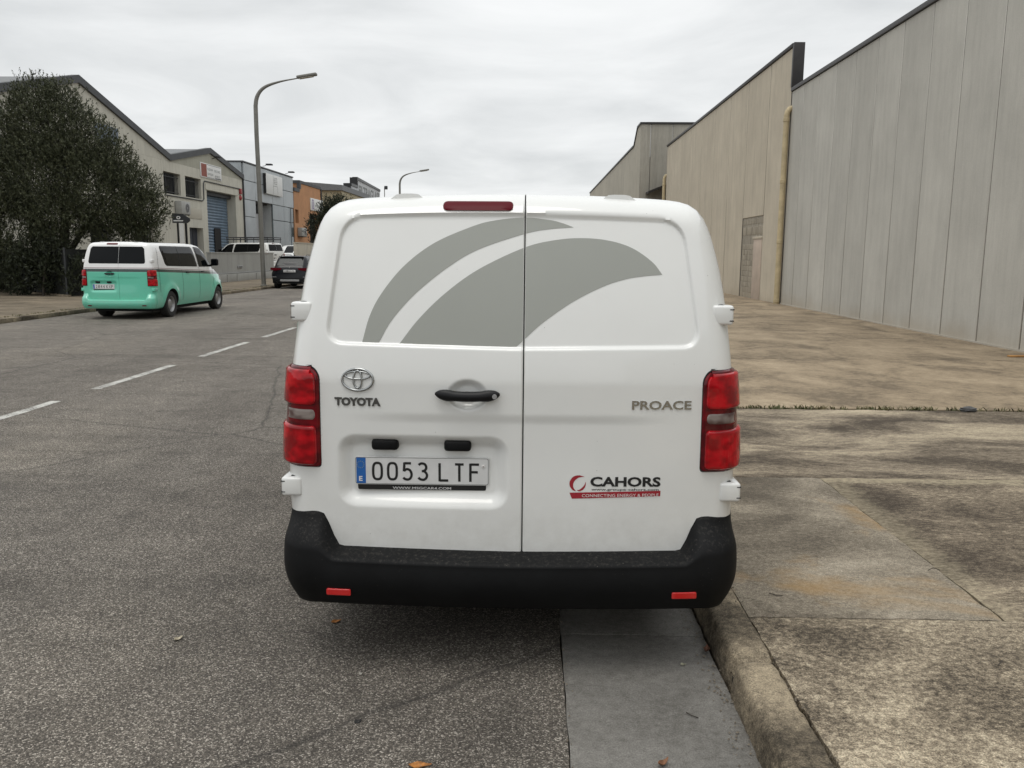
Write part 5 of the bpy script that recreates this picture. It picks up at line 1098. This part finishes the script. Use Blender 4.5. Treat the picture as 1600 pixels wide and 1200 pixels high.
def limb_tree(name, label, loc, trunk, blobs, n, size, mat, seed, cat='tree'):
    t = thing(name, label, cat, loc); b = MB()
    for pts, r0, r1 in trunk: sp = spline(pts, 16); b.tube(sp, np.linspace(r0, r1, 16).tolist(), 8)
    add('trunk', b.me(), M['bark'], t, 60); add('crown', foliage(blobs, n, size, seed), M[mat], t); return t
rg = np.random.default_rng(3)
bl = [(0, 0, 4.0, 2.0), (-1.8, .2, 4.3, 1.7), (-3.2, .3, 3.9, 1.6), (1.5, -.2, 3.6, 1.55), (2.4, 0, 3.05, 1.0), (-.4, 0, 5.9, 1.55), (-1.0, .2, 6.9, .95), (-.1, .1, 7.0, .75), (.7, -.1, 5.5, 1.25), (1.7, .1, 4.75, .95), (2.7, .0, 3.9, .75), (-2.6, 0, 5.6, 1.1), (-3.9, .2, 5.2, 1.0), (-4.7, .3, 4.3, 1.3), (.1, -.9, 2.7, 1.15), (-2.0, -.8, 2.5, 1.5), (1.7, -.3, 2.3, .85), (2.85, -.1, 2.2, .6), (3.0, 0, 3.1, .75), (2.3, 0, 2.5, .6), (-3.8, -.3, 2.4, 1.3), (-1.4, .1, 6.3, 1.0)]
limb_tree('olive_tree', 'large dark olive tree overhanging the fence on the left', (-16.9, 30.5, .1), [([(-.6, .3, 0), (-.5, .3, 1.2), (-.3, .2, 2.5), (0, 0, 4.2)], .22, .09), ([(-.5, .3, 1.1), (-1.4, .2, 2.6), (-2.6, .2, 4.2)], .13, .04), ([(-.4, .3, 1.3), (.7, 0, 2.6), (1.8, -.1, 3.7)], .12, .03), ([(-.2, .1, 3), (-.5, .1, 5), (-.6, .1, 6.6)], .08, .02), ([(-.8, .4, 0), (-1.1, .3, 1.4), (-1.6, .3, 3.4)], .14, .04), ([(-.2, .1, 2.8), (.5, 0, 4.4), (.8, 0, 5.6)], .07, .02)], bl, 270000, .042, 'foliage', 11)
sh_ = [(-.9, 0, .7, .75), (.2, .1, .9, .8), (1.4, 0, .7, .7), (.5, 0, 1.5, .6), (-.4, 0, 1.5, .55), (2.4, .3, .6, .6)]
limb_tree('shrub', 'dark untrimmed shrub against the fence left of the green van', (-17.2, 29.0, .1), [([(0, 0, 0), (.1, 0, .8), (.3, 0, 1.5)], .05, .02)], sh_, 14000, .06, 'foliage2', 12, 'shrub')
limb_tree('shrub', 'dark shrub in the corner under the tree at the photo edge', (-20.6, 31.7, .1), [([(0, 0, 0), (.1, 0, .8), (.3, 0, 1.5)], .05, .02)], sh_, 14000, .06, 'foliage2', 13, 'shrub')
limb_tree('small_tree', 'dark green tree in front of the orange building doorway', (-17.6, 71.0, .2), [([(0, 0, 0), (0, 0, 2), (.1, 0, 4)], .13, .06)], [(0, 0, 3.6, 1.5), (.8, 0, 4.3, 1.4), (1.4, 0, 5.2, 1.2), (.6, 0, 5.3, 1.0), (1.9, 0, 3.6, 1.5), (.2, 0, 2.3, 1.2)], 26000, .085, 'foliage2', 14)

# ------------------------------------------------------------------ fallen leaves, stone, board
def leaf(label, loc, ln, wd, col, curl, rz, name='fallen_leaf'):
    n, m = 9, 5; v = []
    for i in range(n):
        t = i/(n-1); w = wd*math.sin(math.pi*min(1, t*.96+.03))**.8*(1.15-.5*t)
        for j in range(m): s = (j/(m-1)-.5)*2; v.append(((t-.5)*ln, s*w/2, .004+curl*(.35*s*s*w+((t-.5)**2)*ln*.9)+.002*math.sin(9*t+4*s)))
    me = fast_mesh(v, grid_faces(n, m)); smooth_mesh(me, 60)
    b = NB('leaf_colour', Roughness=.7); nn = b.noise(b.obj(), 60, 4); mt = b.out(Base_Color=b.mix(b.ramp(nn, [(.4, 0), (.65, 1)]), col, tuple(c*.45 for c in col)))
    o = add(name, me, mt); o.location = loc; o.rotation_euler = (0, 0, rz); return tag(o, label, 'leaf')
leaf('bright orange dry leaf under the left corner of the bumper', (-.865, 3.52, 0), .05, .032, (.42, .17, .04), .5, .7)
leaf('large orange leaf lying at the bottom edge of the asphalt', (-.345, 2.47, 0), .075, .035, (.48, .20, .05), .3, .1)
leaf('pale forked dry leaf on open asphalt at the left', (-1.50, 3.32, 0), .045, .028, (.52, .46, .34), .9, 1.2)
leaf('brown curled leaf on the concrete gutter', (.448, 2.50, .0), .055, .025, (.25, .12, .06), 1.4, .8)
leaf('brown withered leaf caught against the kerb', (.755, 3.30, .0), .055, .03, (.16, .075, .045), 1.5, 1.3)
leaf('brown leaf on the asphalt beside the left side of the white van', (-1.36, 4.73, .0), .06, .03, (.28, .17, .09), .6, .4)
leaf('small pale leaf lying on the gutter near the kerb', (.635, 3.18, .0), .025, .02, (.36, .35, .26), .4, .2)
leaf('tiny white flake on the asphalt behind the bumper', (-.66, 3.05, .0), .025, .012, (.55, .53, .48), 1.2, 2)
leaf('black flattened leaf on the asphalt near the bottom', (-.60, 2.72, .0), .035, .025, (.02, .02, .02), .2, 1)
for i, (x, y, z, a, l) in enumerate([(.60, 2.80, .003, 2.4, .05), (1.13, 3.62, .124, 2.7, .06), (1.80, 3.0, .124, .8, .05), (2.0, 3.95, .124, .1, .06)]):
    lb = ['thin dark twig lying on the concrete gutter', 'dark twig on the pavement right beside the kerb', 'bent twig on the speckled near slab', 'short dark twig on the grey slab']
    d = Vector((math.cos(a), math.sin(a), 0))*l; p = Vector((x, y, z+.003)); o = add('twig', MB().tube([p-d*.5, p+Vector((0, 0, .004))+d.orthogonal()*.1, p+d*.5], .0022, 5).me(), M['bark']); tag(o, lb[i], 'twig')
bm = bmesh.new(); bmesh.ops.create_icosphere(bm, subdivisions=3, radius=1)
for v in bm.verts: v.co = Vector((v.co.x*.075, v.co.y*.05, v.co.z*.028))*(1+.22*math.sin(5*v.co.x+3*v.co.y)+.10*math.sin(11*v.co.z+2))
me = bpy.data.meshes.new('m'); bm.to_mesh(me); bm.free(); o = add('stone', me, plain('slate_stone', (.09, .09, .09), .8, var=.3, scale=20), None, 30); o.location = (4.42, 8.33, .14); tag(o, 'dark flat stone lying on the weedy joint', 'stone')
o = box('board_offcut', (-.26, .26, -.05, .05, 0, .025), plain('rusty_board', (.40, .21, .07), .8, var=.3, scale=10), None, r=.004); o.location = (7.75, 13.1, .122); o.rotation_euler = (0, 0, .05); tag(o, 'rust coloured board lying by the base of the grey wall', 'board')
